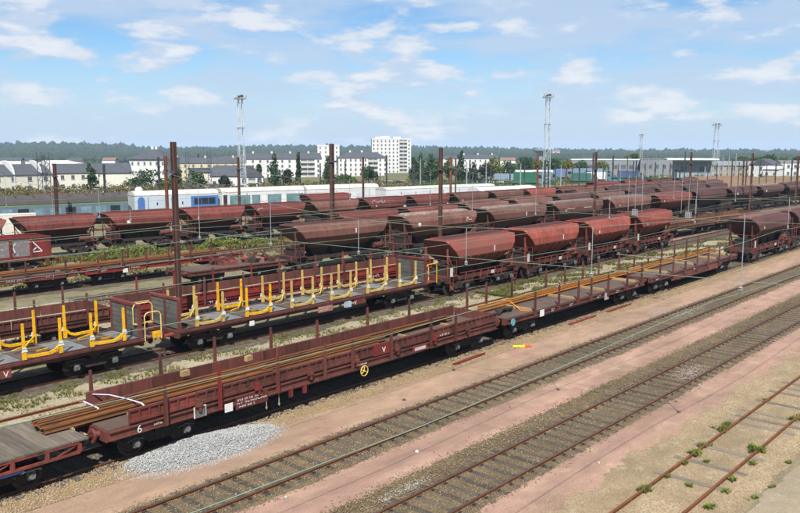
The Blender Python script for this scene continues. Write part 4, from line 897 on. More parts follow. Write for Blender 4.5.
MB().box(-.1, 1.0, -1.2, 1.2, 1.16, 1.21).build("end_platform", RED, ya, (19.2 - cxa, 0, 0))
hoop(yb, 39.95, 41.0, -1.2, 1.1, 2.42, YELL, cxb); hoop(yb, 40.1, 40.75, -.7, 1.1, 2.3, PALER, cxb)
MB().box(0, 1.1, -1.2, 1.2, 1.16, 1.21).build("end_platform", RED, yb, (39.9 - cxb, 0, 0))
p = panel("number_plate", 1.15, .42, RED, ya, (12.05 - cxa, -1.40, .74), .014); dashes([.9, .8], .7, .32, PALEY, ya, (12.1 - cxa, -1.416, .79), seed=41); letter("V", .36, WHITE, ya, (12.88 - cxa, -1.416, .78))
panel("paper_label", .26, .4, DWHITE, ya, (11.75 - cxa, -1.40, .72), .014)
panel("number_plate", 1.15, .40, material("faded pink plate", (.32, .15, .12), (.26, .12, .1)), yb, (30.1 - cxb, -1.40, .76), .014); panel("number_plate", .95, .36, RED, yb, (33.0 - cxb, -1.40, .80), .014)
letter("V", .30, WHITE, yb, (33.0 - cxb, -1.416, .82)); dashes([.9, .7], .9, .3, DWHITE, yb, (30.2 - cxb, -1.416, .80), seed=44)
panel("pale_blue_box", .42, .32, material("pale blue steel", (.34, .44, .5)), yb, (32.2 - cxb, -1.36, .78), .2)
panel("paper_label", .30, .26, WHITE, yb, (25.3 - cxb, -1.40, .82), .014)

# ================================================================== LOW WAGONS BEHIND
def low_wagon(label, tr, x0, x1, mat, group=None, far_mat=None, npan=7, text=None, inside=WHGR, stakes=True):
    (cx, cy), a = tpos(tr, (x0 + x1) / 2); h = (x1 - x0) / 2
    r = thing("low_sided_wagon", label, "wagon", (cx, cy, 0), a, group)
    flat_under(h, 1.30, .90, 1.18).build("underframe", mat, r)
    MB().box(-h, h, -1.30, 1.30, 1.183, 1.215).build("deck", inside, r)
    w = (2 * h - .2) / npan; pm = side_panel_mb(w - .05).mesh("side_panel", mat)
    for i in range(npan):
        x = -h + .1 + i * w
        place(pm, "side_panel", r, (x, -1.345, 1.22)); place(pm, "side_panel", r, (x + w - .05, 1.345, 1.22), PI, mat=far_mat)
    for k in (-1, 1): MB().box(-.03, .03, -1.28, 1.28, 0, .46).build("end_flap", mat, r, (k * (h - .04), 0, 1.22))
    for i in range(npan if stakes else 0):
        x = -h + .1 + (i + .5) * w
        for s in (-1, 1): place(cached(("stake", 1.65), lambda: stake_mb(1.65), mat), "stake", r, (x + random.uniform(-.3, .3), s * 1.48, .98), mat=mat if s > 0 else BROWN)
    bogie(r, -h + 2.1, lod=1); bogie(r, h - 2.1, lod=1); buffers(r, h + .04, mat, 1)
    return r
la = low_wagon("dull brown low-sided wagon behind the bright yellow stakes", "T2b", 3.5, 21.0, BROWN, "low wagons behind the yellow stakes")
lb = low_wagon("red low-sided wagon with white markings behind the pale yellow stakes", "T2b", 22.4, 46.6, REDB, "low wagons behind the yellow stakes", BROWN, 9)
for i, (x, w, n) in enumerate(((-7.6, 1.3, [.9]), (2.2, 1.3, [.9, .6]), (5.6, 1.5, [.8]))): dashes(n, w, .34, DWHITE, lb, (x, -1.425, .98), seed=60 + i)
letter("V", .34, WHITE, lb, (8.4, -1.425, .95)); letter("V", .34, WHITE, lb, (1.6, -1.425, .95))
rf = []
for i, (x0, x1) in enumerate(((84.8, 97.5), (98.8, 112))):
    r = low_wagon(["rust-orange low wagon just right of the last bleached hopper", "rust-orange low wagon behind the maroon hopper"][i], "T2b", x0, x1, wagonpaint("rusty orange-brown wagon", (.15, .066, .036), (.085, .04, .028)), "rusty low wagons at the right", None, 5, None, EARTH, False)
# red flats with rails behind the gravel strip
def far_flat(label, x0, x1, mat):
    (cx, cy), a = tpos("T4", (x0 + x1) / 2); h = (x1 - x0) / 2
    r = thing("rail_flat_wagon", label, "wagon", (cx, cy, 0), a, "far red flat wagons with rails")
    flat_under(h, 1.30, .86, 1.20).build("underframe", mat, r); MB().box(-h, h, -1.28, 1.28, 1.203, 1.235).build("deck", DECKB, r)
    for i in range(7):
        for s in (-1, 1): place(cached(("stake", 1.3), lambda: stake_mb(1.3), BROWN), "stake", r, (-h + .8 + i * (2 * h - 1.6) / 6, s * 1.42, 1.0), mat=BROWN)
    bogie(r, -h + 1.9, lod=1); bogie(r, h - 1.9, lod=1); buffers(r, h + .04, mat, 1)
    return r, a
fa, a4 = far_flat("red flat wagon with stakes cut by the left edge, behind the pale gravel", 9.0, 27.2, RED)
fb, a4 = far_flat("red flat wagon with bright red frame and white marks, behind the steel mast", 28.0, 41.2, REDB)
(cx_, cy_), a4 = tpos("T4", 26.0)
for i, y in enumerate((-.75, -.6, -.3, -.1, .15, .3)):
    o = rail_mb(-15.5 + .3 * i, 15.0 - .4 * i, RH).build("loaded_rail", RAILO, None, (cx_ - y * math.sin(a4), cy_ + y * math.cos(a4), 1.37), a4)
    tag(o, "long rust-brown rail on the far red flat wagons, %s from the near side" % ORD[i], "rail", "rails on the far red flat wagons")
for i, x in enumerate((14, 18, 22, 26, 31, 36, 39.5)):
    (bx, by), a4 = tpos("T4", x); tag(MB().box(-.12, .12, -1.2, 1.2, 0, .13).build("timber_beam", PLANK, None, (bx, by, 1.237), a4), "%s grey timber under the rails of the far red flats, from the left" % ORD[i], "beam", "timbers on the far red flats")
for i, (x, w) in enumerate(((1.2, 1.3), (3.9, .6), (-4.4, 1.2))): dashes([.9], w, .22, DWHITE, fa, (x + 3, -1.425, .93), seed=70 + i)
for i, (x, w) in enumerate(((-5.6, .5), (-3.4, 1.0), (2.5, .5), (4.6, 1.2))): dashes([.9], w, .22, DWHITE, fb, (x, -1.425, .93), seed=80 + i)
panel("paper_label", .4, .3, WHITE, fb, (-3.9, -1.43, .72), .014)
# heap of scrap gear between the far flats and the middle row
sg = thing("scrap_wagon", "low wagon heaped with brown gear at the head of the dusty middle row", "wagon", (*tpos("T3h", 36.8)[0], 0), tpos("T3h", 36.8)[1])
flat_under(4.3, 1.28, .88, 1.18).build("underframe", BROWN, sg); MB().box(-4.3, 4.3, -1.28, 1.28, 1.183, 1.21).build("deck", DECKB, sg)
for i in range(12):
    x = random.uniform(-3.6, 3.6); y = random.uniform(-.8, .8)
    b = MB(); b.cbox(0, 0, .15, random.uniform(.5, 1.3), random.uniform(.3, .7), .3); b.bar((-.4, 0, .3), (.5, .2, .3 + random.uniform(.1, .45)), .12); b.tube([(-.2, -.3, .2), (-.1, .35, .32)], .14, 8)
    b.build("scrap_piece", random.choice([BROWN, DUSTY, UNDER, RED]), sg, (x, y, 1.212), random.uniform(0, 3))
bogie(sg, -2.6, lod=1); bogie(sg, 2.6, lod=1); buffers(sg, 4.35, BROWN, 1)

# ------------------------------------------------------------------ open wagon with graffiti
(gx_, gy_), ga = tpos("T45", 20.8)
go = thing("open_wagon", "red open box wagon with silver graffiti panels at the left edge", "wagon", (gx_, gy_, 0), ga)
h = 8.6; under_mb(17.6).build("underframe", REDB, go)
b = MB()
for s in (-1, 1): b.box(-h, h, s * 1.36 - .03, s * 1.36 + .03, 1.24, 2.95)
for s in (-1, 1): b.box(s * h - .03, s * h + .03, -1.33, 1.33, 1.24, 2.95)
b.box(-h + .03, h - .03, -1.33, 1.33, 1.24, 1.30); b.build("body", REDB, go)
GRAF = material("silver grey spray paint", (.22, .20, .20), (.13, .11, .115), 3.0, .55, c3=(.36, .37, .38), c3amt=.56, c3scale=3.0)
for i in range(11):
    x = -h + .05 + i * 1.56
    MB().box(-.07, .07, -.10, 0, 0, 1.72).build("rib", REDB, go, (x, -1.392, 1.24))
    if i < 10: panel("sprayed_panel", 1.34, 1.25, GRAF, go, (x + .10, -1.393, 1.52), .012)
MB().box(-h, h, -1.48, -1.36, 2.90, 3.02).build("top_rail", BROWN, go); MB().box(-h, h, 1.36, 1.48, 2.90, 3.02).build("top_rail", BROWN, go)
SPW = material("pale spray line", (.55, .56, .58)); SPD = material("dark spray line", (.02, .02, .025))
for x0, pts, m in ((6.9, [(0, 1.1), (.25, 1.15), (1.0, .3), (.1, .28), (.55, .62)], SPW), (5.3, [(.1, 1.1), (.35, .85), (.15, .55), (.5, .2)], SPD), (5.45, [(.0, .1), (.35, .4), (.2, .8), (.45, 1.1)], SPW), (3.8, [(.1, .2), (.4, .9), (.6, .3)], SPW), (2.2, [(.1, 1.0), (.5, .5), (.9, .9)], SPW)):
    b = MB()
    for p, q_ in zip(pts, pts[1:]): b.bar((p[0], -.006, p[1]), (q_[0], -.006, q_[1]), .012, .09)
    b.build("graffiti_stroke", m, go, (x0, -1.408, 1.52))
bogie(go, -6.5, lod=1); bogie(go, 6.5, lod=1); buffers(go, 8.75, REDB, 1)
mp = thing("marker_post", "white marker post standing on the pink walkway behind the red hoppers", "post", (93.6, 36.6, GZ))
MB().box(-.07, .07, -.07, .07, 0, 1.75).build("post", WHITE, mp); MB().box(-.075, .075, -.075, .075, 1.752, 2.15).build("rusty_top", RAILR, mp)

# ================================================================== OVERHEAD LINE
def hbeam_mb(w, h, d=None):
    d = d or w * .9; t = .025
    b = MB(); b.box(-w / 2, w / 2, -d / 2, -d / 2 + t, 0, h); b.box(-w / 2, w / 2, d / 2 - t, d / 2, 0, h); b.box(-t / 2, t / 2, -d / 2 + t, d / 2 - t, 0, h)
    return b
def lattice_post_mb(w, h, d=.3, pitch=.55):
    b = MB(); t = .12
    for s in (-1, 1): b.box(s * (w / 2 - t / 2) - t / 2, s * (w / 2 - t / 2) + t / 2, -d / 2, d / 2, 0, h)
    for z in np.arange(.3, h, pitch): b.box(-w / 2 + t, w / 2 - t, -d / 2 + .02, d / 2 - .02, z, z + pitch * .62)
    b.box(-w / 2, w / 2, -d / 2 - .01, d / 2 + .01, h, h + .05)
    return b
def mast(label, x, y, z1, w, mat, lattice=False, base=GZ, group="overhead line masts"):
    w *= .8
    r = thing("steel_mast", label, "mast", (x, y, base), 0.35, group)
    (lattice_post_mb(w, z1 - base) if lattice else hbeam_mb(w, z1 - base)).build("post", mat, r)
    MB().box(-w, w, -w, w, 0, .35).build("footing", SLEEPG, r)
    MB().box(-w * .75, w * .75, -w * .75, w * .75, z1 - base - 1.65, z1 - base - 1.5).build("collar", POLED, r)
    return r
mast("tall dark brown steel mast rising behind the yellow-stake wagons' end walls", 23.8, 36.95, 10.32, .31, POLE)
mast("tall brown steel mast standing just behind the first red hopper", 46.3, 37.0, 10.02, .33, POLE)
mast("tall brown steel mast behind the third red hopper", 69.8, 36.9, 9.62, .33, POLE)
mast("wide brown steel mast with a row of holes, behind the first dusty hopper", 53.0, 55.6, 10.3, .60, POLE, True)
SPANS = (24.0, 47.0, 70.0)
def cable_z(y): return 6.9 + 1.9 * ((y - 20.6) / 16.2) ** 2
disc_mb = lambda: MB().rings([[(r * math.cos(k * PI / 4), r * math.sin(k * PI / 4), z) for k in range(8)] for r, z in ((.02, 0), (.05, .03), (.10, .05), (.04, .07), (.10, .10), (.04, .12), (.10, .15), (.04, .18), (.02, .24))])
near_tracks = [8.6, 13.6, 18.75, 24.1, 29.3, 34.25]
for i, X in enumerate(SPANS):
    r = thing("headspan", "%s cross-span of cables with hanging insulators over the near tracks, from the left" % ORD[i], "cable", (X + 3.0, 0, 0), math.atan(.11), group="cross-spans of the overhead line")
    ys = np.linspace(4.4, 36.9, 22); MB().tube([(0, y, cable_z(y)) for y in ys], .011, 5).build("cross_cable", WIREG, r)
    MB().tube([(0, 4.4, 5.82), (0, 20, 5.72), (0, 36.9, 5.82)], .010, 5).build("steady_wire", WIRE, r)
    for y in near_tracks:
        MB().tube([(0, y, 5.66), (0, y, cable_z(y))], .014, 5).build("dropper", POLEG, r)
        place(cached("insulator", disc_mb, INSUL), "insulator", r, (0, y, 5.44)).scale = (.75, .75, .9)
    if i < 2:
        for y0, y1 in ((12.7, 11.2), (11.6, 10.2)) if i == 0 else ((23.6, 22.6),):
            MB().tube([(0, y0, 6.35 if i == 0 else 6.0), (0, y1, 6.3 if i == 0 else 6.02)], .016, 6).build("insulated_rod", WIREG, r)
    if i == 1:
        for y in (22.45, 19.15):
            for t in (-.55, 0, .55): MB().tube([(0, y + t * .8, 6.05), (0, y + t * .8, 8.3)], .014, 5).build("dropper", POLEG, r)
            b = MB()
            for k in range(4): b.box(-.02, .02, y - .18, y + .18, 5.80 + k * .11, 5.84 + k * .11)
            for k in range(4): b.box(-.018, .018, y - .18 + k * .107, y - .14 + k * .107, 5.80, 6.17)
            b.build("lattice_board", POLEG, r)
for i, X in enumerate(SPANS[:2]):
    r = thing("headspan", "%s far cross-span of cables over the dusty hopper rows, from the left" % ORD[i], "cable", (X + 2, 0, 0), group="cross-spans of the overhead line")
    MB().tube([(0, y, 7.2 + 1.6 * ((y - 53) / 16.2) ** 2) for y in np.linspace(36.9, 69, 16)], .012, 5).build("cross_cable", WIREG, r)
    for y in (40.2, 45.4, 49.2, 55.8, 63.5):
        MB().tube([(0, y, 5.66), (0, y, 7.2 + 1.6 * ((y - 53) / 16.2) ** 2)], .014, 5).build("dropper", POLEG, r)
        place(cached("insulator", disc_mb, INSUL), "insulator", r, (0, y, 5.44)).scale = (.75, .75, .9)
wire_names = ["rusty siding", "nearer running track", "running track beside the train", "nearest train", "half-buried empty track", "yellow-stake wagons"]
sup = [-22, 1, 24, 47, 70, 93, 116, 150, 200]
def wire(ypos, slope, z, label, rad=.0105, x0=0):
    pts = []
    for a, b_ in zip(sup, sup[1:]):
        for t in np.linspace(0, 1, 6)[:-1]:
            x = a + (b_ - a) * t; pts.append((x, ypos + slope * x + .12 * math.sin(x * .27 + ypos), z - .16 * 4 * t * (1 - t)))
    tag(MB().tube(pts, rad, 5).build("contact_wire", WIRE, None), label, "wire", "contact wires")
for y, nme in zip(near_tracks, wire_names): wire(y, 0, 5.42, "green contact wire above the %s" % nme)
for k, nme in (("T2b", "low brown and red wagons"), ("T3h", "dusty hopper row"), ("T4", "far red flat wagons"), ("T45", "open wagon with graffiti"), ("T5", "long far hopper row"), ("E2", "pale gravel strip")): wire(TR[k][0], TR[k][1], 5.42, "green contact wire above the %s" % nme, .011)
wire(26.9, 0, 6.5, "upper carrier wire between the nearest train and the empty track"); wire(31.6, 0, 6.6, "upper carrier wire in front of the yellow-stake wagons")

# ================================================================== polar placement of the surroundings
def brg(u): return YAW - math.atan((u - 400.0) / 807.0)          # compass line, in the frame of the tracks
def spot(u, D):
    a = brg(u); return D * math.cos(a), D * math.sin(a)
def gz(x, y): return float(terrain(np.array(x), np.array(y)))
def hz(v, D, u=400): return 10.0 - (v - 148.0) * D * math.cos(YAW - brg(u)) / 807.0     # height seen at that elevation
masts = [(53.5, 163.5, 109, .42, POLE, "dark mast before the grey coach"), (103, 164, 135, .34, POLED, "thin dark mast behind the grey coach"), (158, 157, 138, .36, POLED, "thin dark mast behind the white coach end"),
         (165, 156, 93, .36, POLER, "orange-brown mast before the second far hopper"), (238, 157, 104, .34, POLE, "dark mast before the glazed white coach"), (363, 157, 122, .36, POLE, "dark mast before the last white coach"),
         (386.5, 155, 150, .34, POLED, "slim dark mast between the white coach and the tower block"), (451, 156.5, 112, .36, POLER, "orange-brown mast before the white covered wagon"), (455.8, 158, 124, .26, POLE, "thin mast beside the orange-brown mast by the covered wagon"),
         (414, 164, 165, .5, POLED, "dark twin mast in the rough grass"), (538, 155, 128, .40, POLER, "orange-brown mast left of the dark twin masts"), (545.5, 160, 165, .40, POLED, "left one of the dark twin masts below the floodlight tower"), (549, 161, 166, .36, POLED, "right one of the dark twin masts below the floodlight tower"),
         (510.5, 160, 180, .34, POLED, "dark mast by the green lorry"), (567, 160.5, 168, .34, POLER, "orange-brown mast before the blue trailers"), (580, 161, 172, .34, POLED, "dark mast before the brown earth"), (593.5, 152.5, 178, .36, POLED, "slim dark mast beside the third tall brown mast"),
         (613.5, 155.5, 170, .38, POLED, "dark mast with a crossarm before the grey shed"), (634, 160.5, 176, .3, POLED, "left of two close dark masts before the grey shed"), (636.8, 160, 176, .34, POLED, "right of two close dark masts before the grey shed"), (656, 162, 178, .34, POLED, "dark mast before the yellow-marked vehicles"),
         (677, 161, 165, .44, POLED, "dark mast left of the thick brown mast"), (680.8, 162, 168, .36, POLED, "dark mast close to the thick brown mast"), (685.5, 151.5, 182, .3, POLED, "tall thin mast behind the thick brown mast"), (691.5, 152, 122, .42, POLE, "thick brown mast before the white canopy"),
         (733, 160.5, 178, .34, POLE, "brown mast on the bare bank before the beige building"), (744.5, 157, 160, .42, POLE, "brown mast left of the thickest pair on the bare bank"), (747.5, 160, 168, .34, POLE, "thin brown mast in the group on the bare bank"), (753, 153, 134, .46, POLE, "thickest brown mast on the bare bank"),
         (777, 163, 178, .34, POLE, "brown mast on the bare bank right of the white house"), (793, 160, 165, .36, POLED, "dark mast near the right edge on the bare bank"), (556, 166, 190, .26, POLED, "slim dark mast in the far yard, first right of the tall floodlight tower"), (573, 165, 205, .26, POLE, "slim brown mast before the slate blue trailer"), (587, 164, 200, .26, POLED, "slim dark mast just left of the third tall brown mast"), (604, 163, 195, .28, POLED, "slim dark mast just right of the third tall brown mast"), (619, 164, 210, .26, POLED, "slim dark mast behind the mast with a crossarm"), (628, 158, 200, .28, POLED, "slim dark mast before the shed's left half"), (646, 163, 205, .26, POLED, "slim dark mast before the shed's right half"),
         (664, 164, 195, .26, POLED, "slim dark mast right of the shed's middle"), (671, 163, 190, .28, POLE, "slim brown mast left of the canopy"), (699, 160, 200, .26, POLED, "slim dark mast before the canopy's pale blue wall"), (709, 162, 190, .26, POLED, "slim dark mast at the canopy's right end"), (718, 163, 185, .26, POLED, "slim dark mast below the right floodlight tower"), (740, 162, 190, .26, POLED, "slim dark mast left of the mast group on the bank"), (761, 160, 185, .28, POLED, "slim dark mast before the white house"), (768, 165, 190, .26, POLE, "slim brown mast before the lean-to"), (785, 161, 190, .28, POLED, "slim dark mast right of the lean-to"),
         (470, 160, 160, .28, POLED, "slim dark mast behind the white covered wagon's middle"), (491, 158, 170, .28, POLED, "slim dark mast behind the white covered wagon's right end"), (525, 162, 175, .26, POLED, "slim dark mast before the green lorry"), (345, 161, 150, .26, POLED, "slim dark mast right of the holed mast"), (320, 163, 155, .26, POLED, "slim dark mast left of the holed mast"), (422, 166, 160, .26, POLED, "slim dark mast left of the second tall brown mast"),
         (799, 156, 130, .40, POLE, "brown mast cut by the right edge")]
for u, v, D, w, m, lab in masts:
    x, y = spot(u, D); g = min(GZ, gz(x, y)); mast(lab, x, y, hz(v, D, u), w, m, False, g, "masts in the far yard")
for i, (u, v, D) in enumerate(((420.5, 158, 230), (467, 162, 230), (486.5, 163, 240), (521, 164, 200), (561.5, 166, 220), (607.5, 168, 230), (723.5, 156, 240), (729.5, 156, 245), (720.5, 166, 225), (706, 167, 225), (712, 166, 240), (736.5, 154, 260), (643.5, 163, 230), (660, 160, 260), (670.5, 160, 262), (649, 160, 265))):
    x, y = spot(u, D); r = thing("lamp_post", "%s pale grey lamp post from the left in the far yard" % ORD[i], "lamp post", (x, y, gz(x, y)), brg(u), "pale lamp posts"); H_ = hz(v, D, u) - gz(x, y)
    MB().tube([(0, 0, 0), (0, 0, H_)], [.20, .12], 8).build("post", POLEG, r); MB().tube([(0, 0, H_ - .05), (-.5, .0, H_ + .05)], .09, 6).build("lamp_head", DWHITE, r)

# floodlight towers
PALEST = material("pale painted lattice", (.46, .49, .52), (.38, .41, .44), 1.0, .6)
def flood_tower(label, u, v, D, w):
    x, y = spot(u, D); g = gz(x, y); H_ = hz(v, D, u) - g
    r = thing("floodlight_tower", label, "tower", (x, y, g), brg(u) + .3, "floodlight towers"); b = MB()
    n = int(H_ / 1.6); ws = lambda z: w * (1 - .45 * z / H_)
    for sx, sy in ((-1, -1), (1, -1), (1, 1), (-1, 1)): b.bar((sx * ws(0) / 2, sy * ws(0) / 2, 0), (sx * ws(H_) / 2, sy * ws(H_) / 2, H_), .085)
    for i in range(n):
        z0, z1 = i * H_ / n, (i + 1) * H_ / n; a0, a1 = ws(z0) / 2, ws(z1) / 2
        for (p, q_) in (((-1, -1), (1, -1)), ((1, -1), (1, 1)), ((1, 1), (-1, 1)), ((-1, 1), (-1, -1))):
            s = 1 if i % 2 else -1
            A, B = (p, q_) if s > 0 else (q_, p)
            b.bar((A[0] * a0, A[1] * a0, z0), (B[0] * a1, B[1] * a1, z1), .04); b.bar((p[0] * a1, p[1] * a1, z1), (q_[0] * a1, q_[1] * a1, z1), .04)
    b.build("lattice", PALEST, r)
    MB().box(-w * .75, w * .75, -w * .75, w * .75, 0, .12).build("platform", POLEG, r, (0, 0, H_))
    MB().box(-w * .45, w * .45, -w * .45, w * .45, 0, .1).build("landing", POLEG, r, (0, 0, H_ * .72))
    for i in range(6):
        a = i * PI / 3; MB().box(-.32, .32, -.12, .12, -.22, .22).build("floodlight", DWHITE if i % 3 else POLED, r, (w * .8 * math.cos(a), w * .8 * math.sin(a), H_ + .55), a + PI / 2)
        MB().bar((w * .8 * math.cos(a), w * .8 * math.sin(a), H_ + .1), (w * .8 * math.cos(a), w * .8 * math.sin(a), H_ + .4), .06).build("bracket", POLED, r)
flood_tower("tall pale lattice floodlight tower behind the glazed white coach", 241.5, 100, 165, 1.35)
flood_tower("tall pale lattice floodlight tower beside the water tower", 547, 98.5, 190, 1.45)
flood_tower("pale floodlight tower over the beige building at the right", 716, 126, 300, 2.0)
flood_tower("small far floodlight tower before the yellow-green tree", 641, 136, 420, 1.6)
# two dark signal gantries
def gantry(label, u0, u1, v, D, mat):
    (x0, y0), (x1, y1) = spot(u0, D), spot(u1, D); g = gz(x0, y0); H_ = hz(v, D, u0) - g
    r = thing("signal_gantry", label, "gantry", (x0, y0, g), math.atan2(y1 - y0, x1 - x0)); W = math.hypot(x1 - x0, y1 - y0)
    for k, xx in enumerate((0, W)):
        b = MB()
        for sx, sy in ((-1, -1), (1, -1), (1, 1), (-1, 1)): b.bar((xx + sx * .35, sy * .35, 0), (xx + sx * .35, sy * .35, H_), .12)
        for z in np.arange(0, H_ - 1, 1.0):
            for sy in (-1, 1): b.bar((xx - .35, sy * .35, z), (xx + .35, sy * .35, z + 1), .07); b.bar((xx - .35, sy * .35, z + 1), (xx + .35, sy * .35, z + 1), .06)
        b.build("leg", mat, r)
    MB().bar((0, 0, H_ * .62), (W, 0, H_ * .62), .35, .5).build("beam", mat, r); MB().bar((-1.2, -.5, H_ * .28), (W + 3.5, -.5, H_ * .28), .14, .2).build("walkway_rail", POLER if mat is POLED else mat, r)
    MB().cbox(W * .5, -.4, H_ * .9, .5, .3, .9).build("signal_head", POLED, r)
gantry("dark lattice signal gantry standing before the cream terrace", 38.5, 46.5, 152, 150, POLED)
gantry("dark blue lattice gantry behind the blue coach", 187, 209, 151, 185, material("dark blue-grey steel", (.06, .075, .10), (.05, .06, .08)))

# ================================================================== COACHES
def coach(label, X0, X1, roofm, bodym, segs, zroof=4.0, name="passenger_coach", tr="K", stripe=None, cat="coach", round_=.62):
    (cx, cy), a = tpos(tr, (X0 + X1) / 2); h = (X1 - X0) / 2 / math.cos(a)
    r = thing(name, label, cat, (cx, cy, 0), a)
    zs = zroof - round_
    MB().prism([(-1.42, .75), (1.42, .75), (1.42, zs), (-1.42, zs)], -h, h).build("body", bodym, r)
    prof = [(-1.46, zs + .003), (-1.46, zs + .06), (-1.25, zs + round_ * .62), (-.75, zs + round_ * .92), (0, zroof), (.75, zs + round_ * .92), (1.25, zs + round_ * .62), (1.46, zs + .06), (1.46, zs + .003)]
    MB().prism(prof, -h - .04, h + .04).build("roof", roofm, r)
    for (s0, s1, z0, z1, m, nme) in segs:
        MB().box(s0 * h, s1 * h, -.014, 0, z0, z1).build(nme, m, r, (0, -1.421, 0))
    if stripe: MB().box(-h, h, -.02, 0, stripe[0], stripe[1]).build("stripe", stripe[2], r, (0, -1.424, 0))
    MB().box(-h + 2.5, h - 2.5, -1.2, 1.2, .35, .74).build("underframe", UNDER, r)
    bogie(r, -h + 2.6, 2.4, lod=2); bogie(r, h - 2.6, 2.4, lod=2)
    return r, h
CG = material("grey coach paint", (.13, .17, .205), (.10, .135, .165), 1, .45, c3=(.10, .10, .10), c3amt=.6); CROOF = material("dark roof and overhang shade", (.07, .062, .06), (.05, .045, .045), 1.0, .7)  # roof's dark runs down the grey coach's side to include overhang shade
GLASS = glassmat("dark window glass"); GLASSB = glassmat("bluish window glass", (.20, .29, .36)); GLASSG = glassmat("grey-green glazing", (.17, .27, .29))
LIME = material("lime green stripe", (.22, .38, .12), (.18, .32, .10)); CBLUE = material("bright blue coach paint", (.07, .15, .38), (.06, .13, .32)); COW = material("white coach paint", (.54, .55, .56), (.46, .47, .48), .6, .5, c3=(.45, .44, .42), c3amt=.6)
CLBL = material("pale blue-white coach side", (.40, .45, .50), (.35, .40, .45), .6, .5)
ROOFW = material("off-white coach roof", (.52, .51, .48), (.42, .41, .385), .5, .6, c3=(.40, .38, .34), c3amt=.55, c3scale=1)
wins = [(-.96 + .148 * i, -.96 + .148 * i + .10, 1.45, 2.35, GLASSB if i % 3 else GLASS, "window") for i in range(13)]
r, h = coach("long grey passenger coach with lime stripe and dark roof at the left", 32.0, 57.3, CROOF, CG, wins, 4.0, stripe=(2.71, 2.78, LIME), round_=1.15)
for i in range(12): MB().box(-.04, .04, -1.3, 1.3, 0, .05).build("roof_rib", CROOF, r, (-h + 1 + i * 2 * (h - 1) / 11, 0, 3.93))
r, h = coach("white and blue coach with a blue arched end door", 58.2, 70.1, ROOFW, CLBL, [(.32, 1.0, .95, 3.2, CBLUE, "blue_side_panel"), (-.88, -.80, 1.2, 2.9, DWHITE, "door")] + [(-.70, -.685, 1.1, 3.2, DECKG, "seam"), (-.15, -.135, 1.1, 3.2, DECKG, "seam"), (-.5, -.47, 2.1, 2.5, GLASS, "window"), (.10, .13, 2.1, 2.5, GLASS, "window")], 4.1)
for f in (.40, .58, .76): MB().box(0, 1.0, -.02, 0, 2.0, 2.9).build("window", GLASS, r, (f * h, -1.438, 0))
arch = [(-.62, 0), (.62, 0), (.62, 1.9)] + [(.62 * math.cos(t), 1.9 + .62 * math.sin(t)) for t in np.linspace(.3, PI - .3, 7)] + [(-.62, 1.9)]
MB().prism([(p[0] * .8, p[1] * .95 + .95) for p in arch], -.6, .02, 'y').build("arched_window", CBLUE, r, (-h + .9, -1.42 + .58, 0))
MB().rings([[(.55 * math.cos(k * PI / 5) * q, .55 * math.sin(k * PI / 5) * q, z) for k in range(10)] for q, z in ((1, 0), (1, .3), (.6, .6), (.1, .7))]).build("roof_dome", COW, r, (-h + 1.1, 0, 4.02))
r, h = coach("white coach with long grey-green glazing and white blanks", 70.7, 84.1, ROOFW, COW, [(-.97, -.88, 1.0, 3.2, UNDER, "gangway_arch")] + [(a_, b_, 1.5, 3.05, GLASSG, "window") for a_, b_ in ((-.82, -.62), (-.58, -.34), (-.30, -.10), (.08, .42), (.55, .98))] + [(-.06, .05, 1.4, 3.15, WHITE, "blank_panel"), (.44, .53, 1.4, 3.1, WHITE, "blank_panel")], 4.15)
r, h = coach("plain white coach behind the lone hopper, with one brown window", 84.6, 98.0, ROOFW, COW, [(-.92, -.80, 2.0, 2.9, MAROON, "window"), (.35, .46, 1.9, 2.7, CLBL, "window"), (-.75, -.74, 1, 3.3, DECKG, "seam"), (-.2, -.19, 1, 3.3, DECKG, "seam"), (.72, .73, 1, 3.3, DECKG, "seam")], 4.15)
r, h = coach("low white wagon end with blue and black marks right of the coaches", 98.5, 103.3, ROOFW, COW, [(-.1, .2, 1.5, 2.3, BLUE, "blue_mark"), (.22, .42, 1.5, 2.3, UNDER, "dark_mark"), (.5, .66, 1.5, 2.3, UNDER, "dark_mark")], 3.1)
r, h = coach("long white covered wagon beside the orange-brown mast", 92, 115, ROOFW, COW, [(-.75, -.74, 1, 3.2, DECKG, "seam"), (-.5, -.49, 1, 3.2, DECKG, "seam"), (-.25, -.24, 1, 3.2, DECKG, "seam"), (0, .01, 1, 3.2, DECKG, "seam"), (.3, .31, 1, 3.2, DECKG, "seam"), (.4, .5, 2.0, 2.7, UNDER, "vent")], 3.9, "covered_wagon", "T7", None, "wagon", .35)
r, h = coach("low white rounded wagon at the right end of the white row", 104, 117.5, COW, CLBL, [(-.6, -.59, 1, 2.4, DECKG, "seam"), (.1, .11, 1, 2.4, DECKG, "seam")], 3.75, "covered_wagon", "T6", None, "wagon", .7)
